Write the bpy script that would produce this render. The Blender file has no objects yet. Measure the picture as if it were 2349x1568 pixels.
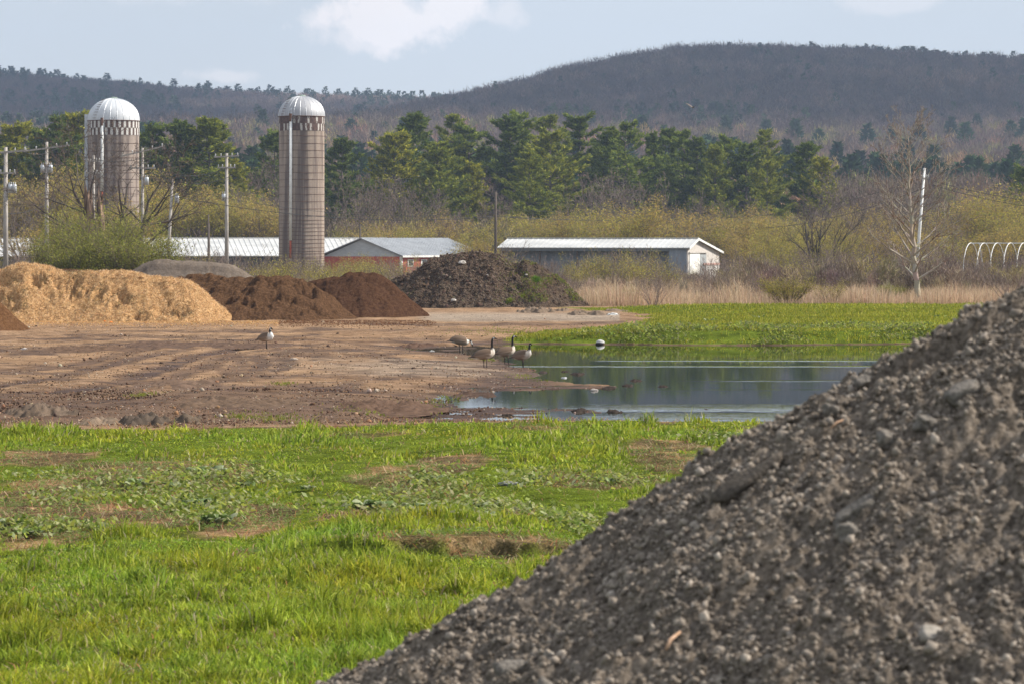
import bpy, math, random
import numpy as np
from mathutils import Vector
R = math.radians
SC = bpy.context.scene
COL = SC.collection
# ------------------------------------------------------------ camera, sky, sun
F, CX, HY, CH = 110/36*2349, 1174.5, 545.0, 3.5      # focal in photo pixels, principal column, horizon row, eye height
cam_d = bpy.data.cameras.new('camera'); cam = bpy.data.objects.new('camera', cam_d); COL.objects.link(cam)
cam.location = (0, 0, CH); cam.rotation_euler = (R(90), 0, 0)
cam_d.lens = 110; cam_d.sensor_width = 36; cam_d.shift_y = (HY-784)/2349
cam_d.clip_start = 0.5; cam_d.clip_end = 12000
cam_d.dof.use_dof = True; cam_d.dof.focus_distance = 86; cam_d.dof.aperture_fstop = 6.6
SC.camera = cam
SUN_EL, SUN_X, SUN_Y = R(40), 0.99, 0.12
sv = Vector((SUN_X*math.cos(SUN_EL), SUN_Y*math.cos(SUN_EL), math.sin(SUN_EL)))
sd_ = bpy.data.lights.new('sun', 'SUN'); sun = bpy.data.objects.new('sun', sd_); COL.objects.link(sun)
sd_.energy = 5.0; sd_.angle = R(0.55); sd_.color = (1.0, 0.935, 0.83)
sun.rotation_euler = sv.to_track_quat('Z', 'Y').to_euler()
W_ = bpy.data.worlds.new('World'); SC.world = W_; W_.use_nodes = True
nt = W_.node_tree; nt.nodes.clear(); N = nt.nodes.new; L = nt.links.new
out = N('ShaderNodeOutputWorld'); bg = N('ShaderNodeBackground'); sky = N('ShaderNodeTexSky')
sky.sky_type = 'NISHITA'; sky.sun_disc = False; sky.sun_elevation = SUN_EL
sky.sun_rotation = math.atan2(SUN_X, SUN_Y); sky.air_density = 1.0; sky.dust_density = 0.6; sky.ozone_density = 1.5
bg.inputs[1].default_value = 0.100
# clouds live in the sky as directions (noise over the view direction, plus a few cumulus banks)
geo = N('ShaderNodeTexCoord')
def wmath(op, a, b=None, c=None, clamp=False):
    n = N('ShaderNodeMath'); n.operation = op; n.use_clamp = clamp
    for i, v in enumerate((a, b, c)):
        if v is None: continue
        if isinstance(v, (int, float)): n.inputs[i].default_value = v
        else: L(v, n.inputs[i])
    return n.outputs[0]
sep = N('ShaderNodeSeparateXYZ'); L(geo.outputs['Generated'], sep.inputs[0])
az = wmath('ARCTAN2', sep.outputs[0], sep.outputs[1]); el = wmath('ARCSINE', sep.outputs[2])
nz = N('ShaderNodeTexNoise'); nz.inputs['Scale'].default_value = 60; nz.inputs['Detail'].default_value = 6; nz.inputs['Roughness'].default_value = .6
L(geo.outputs['Generated'], nz.inputs['Vector'])
mask = None
def cloud(xv, yv, wx, wy, amt):
    global mask
    a0 = math.atan2(xv-CX, F); e0 = math.atan2(HY-yv, F)
    dx = wmath('DIVIDE', wmath('SUBTRACT', az, a0), wx/F); dy = wmath('DIVIDE', wmath('SUBTRACT', el, e0), wy/F)
    r2 = wmath('ADD', wmath('MULTIPLY', dx, dx), wmath('MULTIPLY', dy, dy))
    v = wmath('SUBTRACT', 1.0, wmath('SQRT', r2))
    v = wmath('ADD', v, wmath('MULTIPLY', wmath('SUBTRACT', nz.outputs[0], .5), 2.6))
    v = wmath('MULTIPLY', v, 2.2, clamp=True)
    v = wmath('MULTIPLY', v, amt)
    mask = v if mask is None else wmath('MAXIMUM', mask, v)
cloud(880, 45, 190, 75, .95); cloud(1020, 20, 130, 60, .9); cloud(1160, 30, 60, 45, .45); cloud(830, 85, 140, 40, .6)
cloud(520, 178, 85, 22, .45); cloud(2040, 5, 130, 30, .35); cloud(420, -10, 300, 30, .18); cloud(1900, -60, 500, 60, .3)
cloud(-900, -200, 500, 200, .6); cloud(3500, -250, 600, 220, .6)
mixc = N('ShaderNodeMix'); mixc.data_type = 'RGBA'
L(mask, mixc.inputs[0])
hs = N('ShaderNodeMix'); hs.data_type = 'RGBA'; hs.inputs[0].default_value = .80
hs.inputs[7].default_value = (6.05, 6.4, 6.85, 1)
L(sky.outputs[0], hs.inputs[6]); L(hs.outputs[2], mixc.inputs[6]); mixc.inputs[7].default_value = (9.0, 8.5, 8.3, 1)
L(mixc.outputs[2], bg.inputs[0]); L(bg.outputs[0], out.inputs[0])
SC.view_settings.view_transform = 'Standard'; SC.view_settings.look = 'None'
SC.view_settings.exposure = 0.46; SC.view_settings.gamma = 1
SC.cycles.max_bounces = 8; SC.cycles.transparent_max_bounces = 16; SC.cycles.volume_bounces = 0
SC.cycles.diffuse_bounces = 3; SC.cycles.transmission_bounces = 4
rng = np.random.default_rng(7); random.seed(11)

# ------------------------------------------------------------ helpers
def Pz(x, y, z=0.0):                                # a point on level z seen at photo position x, y
    Y = F*(CH-z)/(y-HY); return ((x-CX)/F*Y, Y, z)
def Pd(x, y, Y):                                    # a point at distance Y
    return ((x-CX)/F*Y, Y, CH-(y-HY)/F*Y)
def ss(a, b, x):
    t = np.clip((x-a)/(b-a), 0, 1); return t*t*(3-2*t)
_perm = np.random.default_rng(3).integers(0, 256, 512)
_grad = np.random.default_rng(4).normal(size=(256, 2)); _grad /= np.linalg.norm(_grad, axis=1)[:, None]
def perlin(x, y):
    xi = np.floor(x).astype(int); yi = np.floor(y).astype(int); xf = x-xi; yf = y-yi
    u = xf*xf*xf*(xf*(xf*6-15)+10); v = yf*yf*yf*(yf*(yf*6-15)+10)
    def g(ix, iy, fx, fy):
        h = _perm[(_perm[ix & 255]+iy) & 255]; gg = _grad[h & 255]
        return gg[..., 0]*fx+gg[..., 1]*fy
    a = g(xi, yi, xf, yf); b = g(xi+1, yi, xf-1, yf); c = g(xi, yi+1, xf, yf-1); d = g(xi+1, yi+1, xf-1, yf-1)
    return ((a+(b-a)*u)*(1-v)+(c+(d-c)*u)*v)*1.5
def fbm(x, y, s=1.0, o=4, rough=.5):
    r = 0; a = 1.0; t = 0
    for i in range(o):
        r = r+a*perlin(x*s+17.3*i, y*s-9.1*i); t += a; a *= rough; s *= 2.03
    return r/t*1.4
def new_mesh(name, V, faces, mats=(), midx=None, smooth=False, col=None):
    me = bpy.data.meshes.new(name); V = np.asarray(V, dtype=np.float32); faces = np.asarray(faces, dtype=np.int32)
    n, k = faces.shape
    me.vertices.add(len(V)); me.vertices.foreach_set('co', V.ravel())
    me.loops.add(n*k); me.loops.foreach_set('vertex_index', faces.ravel())
    me.polygons.add(n); me.polygons.foreach_set('loop_start', np.arange(0, n*k, k, dtype=np.int32))
    me.polygons.foreach_set('loop_total', np.full(n, k, dtype=np.int32))
    for m in mats: me.materials.append(m)
    if midx is not None: me.polygons.foreach_set('material_index', np.asarray(midx, dtype=np.int32))
    if smooth: me.polygons.foreach_set('use_smooth', np.ones(n, dtype=bool))
    if col is not None:
        a = me.color_attributes.new('col', 'FLOAT_COLOR', 'POINT')
        c = np.ones((len(V), 4), dtype=np.float32); c[:, :3] = col; a.data.foreach_set('color', c.ravel())
    me.update(calc_edges=True); return me
def add_obj(name, me, parent=None, loc=None, label=None, cat=None, group=None, kind=None):
    o = bpy.data.objects.new(name, me); COL.objects.link(o)
    if parent: o.parent = parent
    if loc is not None: o.location = loc
    if label: o['label'] = label
    if cat: o['category'] = cat
    if group: o['group'] = group
    if kind: o['kind'] = kind
    return o
def thing(name, label, cat, loc=(0, 0, 0), group=None, rz=0):
    o = add_obj(name, None, None, loc, label, cat, group); o.rotation_euler = (0, 0, rz); o.empty_display_size = .2; return o
class MB:                                            # collects simple solids as quads
    def __init__(s): s.v = []; s.f = []; s.m = []; s.n = 0
    def add(s, V, Fq, m=0):
        V = np.asarray(V, float); s.v.append(V); s.f += [[i+s.n for i in f] for f in Fq]; s.m += [m]*len(Fq); s.n += len(V)
    def box(s, a, b, m=0):
        x0, y0, z0 = a; x1, y1, z1 = b
        s.add([(x0,y0,z0),(x1,y0,z0),(x1,y1,z0),(x0,y1,z0),(x0,y0,z1),(x1,y0,z1),(x1,y1,z1),(x0,y1,z1)],
              [(0,3,2,1),(4,5,6,7),(0,1,5,4),(1,2,6,5),(2,3,7,6),(3,0,4,7)], m)
    def prism(s, poly, d0, d1, m=0):                 # polygon of points extruded by a vector pair
        n = len(poly); V = [tuple(np.add(p, d0)) for p in poly]+[tuple(np.add(p, d1)) for p in poly]
        s.v.append(np.array(V, float)); s.f += [[s.n+i for i in range(n)][::-1], [s.n+n+i for i in range(n)]]
        s.f += [[s.n+i, s.n+(i+1) % n, s.n+n+(i+1) % n, s.n+n+i] for i in range(n)]; s.m += [m]*(n+2); s.n += 2*n
    def tube(s, pts, rad, n=6, m=0):
        V, Fq = tube_arr(pts, rad, n); s.add(V, Fq.tolist(), m)
    def build(s, name, mats, parent=None, smooth=False, **k):
        me = bpy.data.meshes.new(name); me.from_pydata(np.concatenate(s.v).tolist(), [], s.f)
        for m in (mats if isinstance(mats, (list, tuple)) else [mats]): me.materials.append(m)
        me.polygons.foreach_set('material_index', s.m)
        if smooth: me.polygons.foreach_set('use_smooth', [True]*len(s.f))
        me.update(); return add_obj(name, me, parent, **k)
def tube_arr(pts, rad, n=6):                         # one tube along a path, capped by shrinking rings
    P = np.asarray(pts, float); k = len(P); rad = np.broadcast_to(np.asarray(rad, float), (k,))
    T = np.gradient(P, axis=0); T /= np.linalg.norm(T, axis=1)[:, None]+1e-9
    up = np.where(np.abs(T[:, 2:3]) > .9, [[1, 0, 0]], [[0, 0, 1]]); U = np.cross(T, up); U /= np.linalg.norm(U, axis=1)[:, None]+1e-9
    Vv = np.cross(T, U); a = np.arange(n)*2*math.pi/n
    P2 = np.vstack([P[:1], P, P[-1:]]); U2 = np.vstack([U[:1], U, U[-1:]]); V2 = np.vstack([Vv[:1], Vv, Vv[-1:]]); r2 = np.concatenate([[1e-4], rad, [1e-4]])
    X = P2[:, None]+r2[:, None, None]*(np.cos(a)[None, :, None]*U2[:, None]+np.sin(a)[None, :, None]*V2[:, None])
    i = np.arange(k+1)[:, None]*n; j = np.arange(n)[None]; j2 = (j+1) % n
    Fq = np.stack([i+j, i+j2, i+n+j2, i+n+j], -1).reshape(-1, 4)
    return X.reshape(-1, 3), Fq
def segs_arr(S, n=3):                                # many tapered prisms: rows p0 p1 r0 r1
    S = np.asarray(S, float); p0 = S[:, :3]; p1 = S[:, 3:6]; d = p1-p0; d /= np.linalg.norm(d, axis=1)[:, None]+1e-9
    up = np.where(np.abs(d[:, 2:3]) > .9, [[1., 0, 0]], [[0, 0, 1.]]); u = np.cross(d, up); u /= np.linalg.norm(u, axis=1)[:, None]; v = np.cross(d, u)
    a = np.arange(n)*2*math.pi/n; c = np.cos(a)[None, :, None]; s = np.sin(a)[None, :, None]
    R0 = p0[:, None]+S[:, 6][:, None, None]*(c*u[:, None]+s*v[:, None]); R1 = p1[:, None]+S[:, 7][:, None, None]*(c*u[:, None]+s*v[:, None])
    V = np.concatenate([R0, R1], 1).reshape(-1, 3); b = (np.arange(len(S))*2*n)[:, None]; j = np.arange(n)[None]; j2 = (j+1) % n
    Fq = np.stack([b+j, b+j2, b+n+j2, b+n+j], -1).reshape(-1, 4); return V, Fq

# ------------------------------------------------------------ materials
def mat(name, rough=.9, spec=.2):
    m = bpy.data.materials.new(name); m.use_nodes = True; t = m.node_tree; t.nodes.clear()
    o = t.nodes.new('ShaderNodeOutputMaterial'); b = t.nodes.new('ShaderNodeBsdfPrincipled'); t.links.new(b.outputs[0], o.inputs[0])
    b.inputs['Roughness'].default_value = rough; b.inputs['Specular IOR Level'].default_value = spec
    return m, t, b, o
def noise_node(t, scale, detail=4, rough=.55, vec=None, sc3=None):
    n = t.nodes.new('ShaderNodeTexNoise'); n.inputs['Scale'].default_value = scale; n.inputs['Detail'].default_value = detail; n.inputs['Roughness'].default_value = rough
    tc = t.nodes.new('ShaderNodeTexCoord'); mp = t.nodes.new('ShaderNodeMapping'); t.links.new(tc.outputs['Object'], mp.inputs[0])
    if sc3: mp.inputs['Scale'].default_value = sc3
    t.links.new(mp.outputs[0], n.inputs['Vector']); return n
def ramp(t, src, stops):
    r = t.nodes.new('ShaderNodeValToRGB'); e = r.color_ramp.elements
    while len(e) < len(stops): e.new(.5)
    for i, (p, c) in enumerate(stops): e[i].position = p; e[i].color = (*c, 1)
    t.links.new(src, r.inputs[0]); return r.outputs[0]
def mixn(t, f, a, b, mode='MIX'):
    m = t.nodes.new('ShaderNodeMix'); m.data_type = 'RGBA'; m.blend_type = mode
    for i, v in ((0, f), (6, a), (7, b)):
        if isinstance(v, (int, float)): m.inputs[i].default_value = v
        elif isinstance(v, tuple): m.inputs[i].default_value = (*v, 1)
        else: t.links.new(v, m.inputs[i])
    return m.outputs[2]
def mth(t, op, a, b=None, clamp=False):
    n = t.nodes.new('ShaderNodeMath'); n.operation = op; n.use_clamp = clamp
    for i, v in enumerate((a, b)):
        if v is None: continue
        if isinstance(v, (int, float)): n.inputs[i].default_value = v
        else: t.links.new(v, n.inputs[i])
    return n.outputs[0]
def bump(t, b, h, strength=.5, dist=.05):
    n = t.nodes.new('ShaderNodeBump'); n.inputs['Strength'].default_value = strength; n.inputs['Distance'].default_value = dist
    t.links.new(h, n.inputs['Height']); t.links.new(n.outputs[0], b.inputs['Normal'])
def noisy(name, c1, c2, scale=5, rough=.9, spec=.2, metal=0, bmp=None, detail=5, lo=.35, hi=.65, sc3=None):
    m, t, b, o = mat(name, rough, spec); n = noise_node(t, scale, detail, .6, sc3=sc3)
    t.links.new(ramp(t, n.outputs[0], [(lo, c1), (hi, c2)]), b.inputs['Base Color']); b.inputs['Metallic'].default_value = metal
    if bmp: bump(t, b, n.outputs[0], bmp[0], bmp[1])
    return m
def attr_mat(name, rough=.8, spec=.15, transl=0.0, nscale=None, namt=.35):
    m, t, b, o = mat(name, rough, spec); a = t.nodes.new('ShaderNodeAttribute'); a.attribute_name = 'col'; c = a.outputs['Color']
    if nscale:
        n = noise_node(t, nscale, 4, .6); c = mixn(t, namt, c, ramp(t, n.outputs[0], [(.3, (.25, .25, .25)), (.7, (1.7, 1.7, 1.7))]), 'MULTIPLY')
    t.links.new(c, b.inputs['Base Color'])
    if transl:
        tr = t.nodes.new('ShaderNodeBsdfTranslucent'); t.links.new(c, tr.inputs[0]); mx = t.nodes.new('ShaderNodeMixShader'); mx.inputs[0].default_value = transl
        t.links.new(b.outputs[0], mx.inputs[1]); t.links.new(tr.outputs[0], mx.inputs[2]); t.links.new(mx.outputs[0], o.inputs[0])
    return m
M_leaf = attr_mat('leaf', .6, .08, .42)
M_needle = attr_mat('needle', .7, .03, .28)
M_blade = attr_mat('blade', .5, .10, .45)
M_twig = attr_mat('twig', .9, .0)
M_far = attr_mat('far_tree', .9, .0, .12)
M_stone = attr_mat('stone', .9, .04, 0, 60, .5)
M_goose = attr_mat('plumage', .75, .2)
M_wood_pole = noisy('weathered_pole', (.28, .25, .22), (.46, .42, .38), 3, sc3=(3, 3, .6))
M_dark_pole = noisy('dark_pole', (.07, .055, .045), (.13, .105, .085), 3, sc3=(3, 3, .6))
M_bark = noisy('bark', (.10, .08, .065), (.20, .165, .135), 4, sc3=(2, 2, .5))
M_greybark = noisy('grey_bark', (.16, .13, .10), (.34, .29, .24), 5, sc3=(2, 2, .6))
M_steel = noisy('galvanised', (.45, .47, .5), (.62, .64, .66), 6, .45, .5, .4)
M_wire = noisy('wire', (.03, .03, .03), (.05, .05, .05), 2)
M_white = noisy('white_paint', (.62, .62, .60), (.82, .82, .80), 2.5, .6, .3)

# ------------------------------------------------------------ ground shape
WZ = -0.15
def vpoly(pts, z=WZ): return np.array([Pz(x, y, z)[:2] for x, y in pts])
def poly_sd(P, x, y):                                # signed distance: negative inside
    d = np.full(x.shape, 1e9); ins = np.zeros(x.shape, bool); n = len(P)
    for i in range(n):
        ax, ay = P[i]; bx, by = P[(i+1) % n]; ex, ey = bx-ax, by-ay
        t = np.clip(((x-ax)*ex+(y-ay)*ey)/(ex*ex+ey*ey+1e-9), 0, 1)
        d = np.minimum(d, (x-ax-t*ex)**2+(y-ay-t*ey)**2)
        c = ((ay > y) != (by > y)) & (x < (bx-ax)*(y-ay)/(by-ay+1e-12)+ax); ins ^= c
    d = np.sqrt(d); return np.where(ins, -d, d)
POND = vpoly([(1095,793),(1115,788),(1250,789),(1400,790),(1700,793),(1950,790),(2100,788),(2600,790),(3400,800),(3400,1000),(2200,1010),
              (1500,992),(1330,985),(1200,975),(1080,962),(1000,948),(1050,930),(1085,910),(1110,893),(1150,881),(1190,874),(1236,864),(1240,853),(1180,838),(1135,826),(1060,811),(1000,806),(930,801),(935,795)])
MUD1 = vpoly([(1060,893),(1090,884),(1180,873),(1240,864),(1300,876),(1450,884),(1420,892),(1300,893),(1180,897),(1110,900)])
MUD2 = vpoly([(860,945),(1000,938),(1060,936),(1130,931),(1260,933),(1400,941),(1420,946),(1380,949),(1150,951),(1330,954),(1240,957),(1130,958),(1060,960),(1120,966),(1260,968),(1400,964),(1230,980),(1000,985),(860,975)])
MUD3 = vpoly([(930,793),(1010,792),(1090,793),(1120,796),(1110,804),(1060,808),(1000,805),(940,801)])
FARG = np.array([Pz(x, y, .2)[:2] for x, y in [(1100,786),(1095,777),(1180,760),(1300,747),(1440,735),(1500,722),(1485,710),(1330,700),(1300,697),(3600,697),(3600,800),(2400,800),(1500,800)]])
RIDGE_R = np.array([(-3000,500),(300,420),(700,330),(880,270),(1000,238),(1100,216),(1200,192),(1300,162),(1440,138),(1560,117),(1800,114),(2000,117),(2100,122),(2200,134),(2349,140),(3000,170),(5000,330)], float)
RIDGE_L = np.array([(-3000,200),(-600,150),(0,168),(150,181),(300,190),(430,204),(600,215),(735,221),(850,224),(1000,228),(1300,235),(1800,260),(3000,300)], float)
YR, YL = 1750., 2500.
RIDGE_R[:, 1] += 42; RIDGE_L[:, 1] += 41
def ground_z(x, y):
    x = np.asarray(x, float); y = np.asarray(y, float); x, y = np.broadcast_arrays(x, y)
    ys = np.maximum(y, 5.); px = CX+x/ys*F
    n1 = fbm(x, y, .35, 4)
    z = .035*n1+.02*fbm(x, y, 1.7, 3)
    # tyre ruts in arcs on the yard
    yard = ss(57, 60, y)*(1-ss(128, 140, y))*(1-ss(2, 6, x))
    z = z+yard*.045*(np.abs(fbm(x+.3*y, y, .9, 2))-.2)
    # near bank: a little rise before the yard and pond, a step in the turf
    z = z+.16*ss(40, 52, y)*(1-ss(56.5, 60.5, y))*ss(-7, 2, x)
    z = z+.05*fbm(x, y, .8, 3)*(1-ss(54, 58, y))
    st = 34.6+.5*fbm(x, y*0, 1.1, 3); on = ss(-3.2, -1.6, x)*(1-ss(.2, 1.2, x)); z = z+.15*on*ss(st-.09, st, y)*(1-ss(36, 41, y))
    # pond basin
    sd = poly_sd(POND, x, y)+.5*fbm(x, y, .6, 3)*(1-ss(105, 111, y))
    wild = ss(105, 111, y)
    slope = .05+.25*(1-ss(60, 66, y))+.55*wild*ss(-1.6, 2.0, x)
    far = poly_sd(FARG, x, y); top = np.where(y > 70, .30*ss(.5, -7, far), z)
    z = z+(.28*ss(.3, -6, far))*ss(90, 100, y)
    shore = WZ+np.where(sd > 0, slope*sd, .12*sd)
    near_w = ss(52, 55, y)*(1-ss(150, 160, y))
    z = np.where(near_w > 0, np.minimum(z, np.maximum(shore, -.6)+(1-near_w)*2), z)
    for P, h, am in ((MUD1, .012, .045), (MUD2, .010, .05), (MUD3, -.002, .02)):
        w = ss(.25, -.35, poly_sd(P, x, y)); zm = WZ+h+am*fbm(x*.45, y, 1.3, 4)
        z = z*(1-w)+zm*w
    # land behind falls away gently, then climbs to the hills
    z = z-1.0*ss(190, 320, y)-.35*ss(165, 190, y)
    up = np.interp(y, [0, 400, 520, 700, 950, 1250, 1600], [0, 0, 2.5, 9, 24, 43, 62])
    z = z+up+ss(420, 900, y)*6*fbm(x, y, .004, 3)
    rr = np.interp(px, RIDGE_R[:, 0], RIDGE_R[:, 1]); rl = np.interp(px, RIDGE_L[:, 0], RIDGE_L[:, 1])
    zr = CH-(rr-HY)/F*YR; zl = CH-(rl-HY)/F*YL
    t1 = ss(1180, YR, y); hr = 43+(zr-43)*t1*(1-.5*ss(YR, YR+500, y))
    t2 = ss(1500, YL, y); hl = 50+(zl-50)*t2*(1-.3*ss(YL, YL+500, y))
    hill = np.maximum(np.where(y > 1180, hr, -99), np.where(y > 1500, hl, -99))+10*ss(1200, 1500, y)*(1-.93*ss(YR-350, YR, y))*fbm(x, y, .006, 3)
    z = np.where(y > 1180, np.maximum(z*(1-ss(1180, 1300, y))+hill*ss(1180, 1300, y), np.minimum(z, hill)), z)
    return z
def gz(x, y): return float(ground_z(np.array([x]), np.array([y]))[0])
def near_green(x, y):                                # 0..1 how much living grass grows near the camera
    e = 57.2+.9*fbm(x, y*0, .45, 3)+.5*ss(0, 5, x)
    g = 1-ss(e-.5, e+.2, y)
    # bare and woody patches around the burdock band
    for (px, py, wx, wy, a) in BARE:
        X, Y, _ = Pz(px, py); rx = wx*1.05/F*Y; ry = 1.35*wy*Y/(py-HY)
        d = ((x-X)/rx)**2+((y-Y)/ry)**2+.9*fbm(x, y, .9, 4); g = g*(1-a*ss(1.25, .55, d))
    return g
BARE = [(90,1050,120,14,.9),(320,1095,260,36,.8),(60,1150,130,40,.85),(150,1180,260,22,.95),(560,1190,130,26,.95),(330,1200,140,16,.85),(100,1230,120,20,.7),
        (900,1100,120,16,.7),(1030,1075,90,14,.9),(1000,1130,120,22,.7),(840,1195,150,16,.9),(1150,1180,100,14,.8),(1500,1048,130,12,.85),(1560,1075,100,16,.8),
        (1400,1108,110,14,.7),(1090,1266,210,8,.85),(1230,1290,90,10,.8),(850,1262,90,7,.8),(530,1275,60,8,.8),(300,1545,60,8,.8),(1530,985,26,7,.8),(200,1505,70,8,.5),(1290,1105,60,10,.6),(800,1008,180,5,.55),(1240,1000,90,5,.6),(1750,1000,60,6,.4)]
# ------------------------------------------------------------ ground mesh: one sheet, fan shaped, finest where the photo looks
rows_near = F*CH/(np.linspace(1640, 700, 640)-HY); rows_near = rows_near; rows = np.concatenate([[-400, -60, 2, 12, 17], rows_near[(rows_near > 19) & (rows_near < 103)], np.arange(103, 118, .14), rows_near[rows_near > 118], np.geomspace(rows_near[-1]*1.006, 420, 110), np.geomspace(426, 3600, 260)])
tc_ = np.concatenate([-np.geomspace(3.5, .20, 26), np.linspace(-.185, .185, 700), np.geomspace(.20, 3.5, 26)])
TT, YY = np.meshgrid(tc_, rows); XX = TT*np.maximum(np.abs(YY), 25.)
ZZ = ground_z(XX, YY)
nr, nc = XX.shape; idx = np.arange(nr*nc).reshape(nr, nc)
Fq = np.stack([idx[:-1, :-1], idx[:-1, 1:], idx[1:, 1:], idx[1:, :-1]], -1).reshape(-1, 4)
gx, gy, gzz = XX.ravel(), YY.ravel(), ZZ.ravel()
green = np.where(gy < 59, near_green(gx, gy), 0)
fsd = poly_sd(FARG, gx, gy); green = np.maximum(green, ss(.4, -.5, fsd+1.2*fbm(gx, gy, .35, 4))*(gy > 90)*(gzz > WZ+.03))
px_ = CX+gx/np.maximum(gy, 5)*F; py_ = HY+CH*F/np.maximum(gy, 5)
nA = fbm(gx, gy, .18, 4); nB = fbm(gx, gy, .55, 4); nC = fbm(gx*.5, gy, .9, 3)
# wet dark mud: the band before the grass, the pond edges, tracks behind the piles
wet = ss(61, 59, gy-0)*0
wet = np.maximum(wet, ss(78, 66, gy+6*nA)*ss(57.5, 59.5, gy)*.72)
psd = poly_sd(POND, gx, gy); wet = np.maximum(wet, ss(2.2, .2, psd+1.2*nB)*(gy > 57)*(gy < 105)*.9*ss(250, 60, np.abs(px_-1150)*(py_ > 805)*(py_ < 870)))
wet = np.maximum(wet, (ss(2.0, 0.3, psd))*(gy > 57)*(gy < 72))
wet = np.maximum(wet, ss(.3, .5, nA+.25*nC)*ss(130, 118, gy)*(gy > 60)*.75)
for cy, w, x0, x1, a in ((118, 2.2, 500, 1150, .8), (116, 1.6, 150, 700, .9), (126.5, 3.0, 830, 1500, .7), (134, 4, 990, 1480, .35), (109, 1.4, -200, 300, .6), (101, 2.4, 600, 1000, .45)):
    wet = np.maximum(wet, a*ss(w, w*.2, np.abs(gy-cy+2.0*nA))*ss(x0-60, x0+60, px_)*(1-ss(x1-60, x1+60, px_))*(.6+.8*nB).clip(0, 1))
for cx_, cy_, rr_ in ((-9, 92, 7.0), (-9, 92, 8.6), (-3.5, 90, 5.2), (-3.3, 90, 3.6), (-14, 84, 11), (-14, 84, 12.8), (-6, 72, 14), (-6, 72, 15.6), (-1, 93, 3), (-1.4, 93, 4.4)):
    q = np.hypot((gx-cx_), (gy-cy_)*.45)-rr_; wet = np.maximum(wet, .85*ss(.42, .12, np.abs(q+.25*nB))*(gy > 62)*(gy < 115)*(px_ < 1050)*(.5+nC).clip(0, 1))
trk = np.zeros_like(gx)
for wd, am, T_ in ((.55,.8,[(-100,912),(0,905),(150,893),(280,875),(360,850),(440,815),(560,797),(700,789)]),(.5,.7,[(-60,888),(0,880),(120,866),(250,835),(330,815),(420,800)]),(.4,.7,[(540,868),(585,850),(600,832),(585,815)]),(.4,.6,[(440,885),(530,858),(555,830),(535,808)]),(.6,.75,[(0,938),(250,915),(450,892),(700,885),(1000,897)]),(.4,.6,[(280,862),(380,835),(430,812)]),(.4,.65,[(600,862),(650,840),(655,822),(635,808)]),(.5,.6,[(180,768),(400,773),(560,780),(720,768)]),(.6,.7,[(-50,800),(200,803),(330,795),(420,790)]),(.45,.6,[(640,812),(780,818),(900,808),(960,802)]),(.5,.6,[(0,925),(200,905),(330,885),(420,855),(520,820)]),(.4,.55,[(480,790),(640,780),(800,776),(1000,775)]),(.5,.6,[(0,848),(150,842),(260,815),(380,790)]),(.5,.7,[(820,742),(1000,745),(1250,744),(1420,738)])):
    Q_ = [Pz(*q)[:2] for q in T_]; d_ = np.full(gx.shape, 1e9)
    for (a0, b0), (a1, b1) in zip(Q_[:-1], Q_[1:]):
        ex, ey = a1-a0, (b1-b0)*.28; tt = np.clip(((gx-a0)*ex+(gy-b0)*.28*ey)/(ex*ex+ey*ey+1e-9), 0, 1); d_ = np.minimum(d_, np.hypot(gx-a0-tt*ex, (gy-b0)*.28-tt*ey))
    trk = np.maximum(trk, am*1.25*ss(wd*1.1, wd*.35, d_+.2*nC)*(.85+.6*nB).clip(.4, 1))
wet = np.maximum(wet, .9*(gy > 100)*(gy < 118)*ss(1.6, .2, psd)*(px_ > 1080)); wet = np.maximum(wet, trk*(gy > 58)*(gy < 130)); ZZ = ZZ-.05*trk.reshape(ZZ.shape)*(YY > 58)*(YY < 130); gzz = ZZ.ravel()
wet = np.clip(wet, 0, 1)*(green < .5)
grav = ss(.0, .45, nA*.6+.5-np.abs(gy-86)/16)*ss(500, 1000, px_)*(gy > 70)*(px_ < 1250)*.65        # pale gravel on the right of the yard
grav = np.maximum(grav, .9*ss(129, 133, gy)*(1-ss(140, 150, gy))*ss(940, 1000, px_)*(px_ < 1420))
zone = np.stack([green, wet, grav.clip(0, 1)], -1)
mg, t, b, o = mat('ground_soil', .95, 0)
at = t.nodes.new('ShaderNodeAttribute'); at.attribute_name = 'col'; sp = t.nodes.new('ShaderNodeSeparateColor'); t.links.new(at.outputs['Color'], sp.inputs[0])
nf = noise_node(t, 9, 6, .65); nm = noise_node(t, 1.3, 5, .6); nl = noise_node(t, .22, 4, .55); nv = noise_node(t, 38, 3, .6)
dirt = ramp(t, nm.outputs[0], [(.32, (.135, .08, .048)), (.5, (.24, .153, .095)), (.68, (.325, .22, .145))])
dirt = mixn(t, ramp(t, nl.outputs[0], [(.4, (0, 0, 0)), (.62, (.6, .6, .6))]), dirt, (.36, .235, .14))
gravel = ramp(t, nf.outputs[0], [(.3, (.22, .17, .125)), (.7, (.40, .335, .27))])
mud = ramp(t, nm.outputs[0], [(.3, (.036, .020, .014)), (.6, (.082, .046, .031)), (.75, (.13, .078, .053))])
soil_d = ramp(t, nf.outputs[0], [(.3, (.055, .036, .024)), (.5, (.11, .075, .045)), (.72, (.24, .17, .10))]); soil_o = ramp(t, nf.outputs[0], [(.3, (.15, .085, .04)), (.5, (.28, .165, .09)), (.7, (.46, .31, .19))])
soil = mixn(t, ramp(t, noise_node(t, .8, 4, .6).outputs[0], [(.50, (0, 0, 0)), (.58, (1, 1, 1))]), soil_d, soil_o)
grs = ramp(t, nm.outputs[0], [(.3, (.055, .075, .012)), (.7, (.13, .17, .02))])
c = mixn(t, sp.outputs[2], dirt, gravel); c = mixn(t, sp.outputs[1], c, mud)
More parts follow.
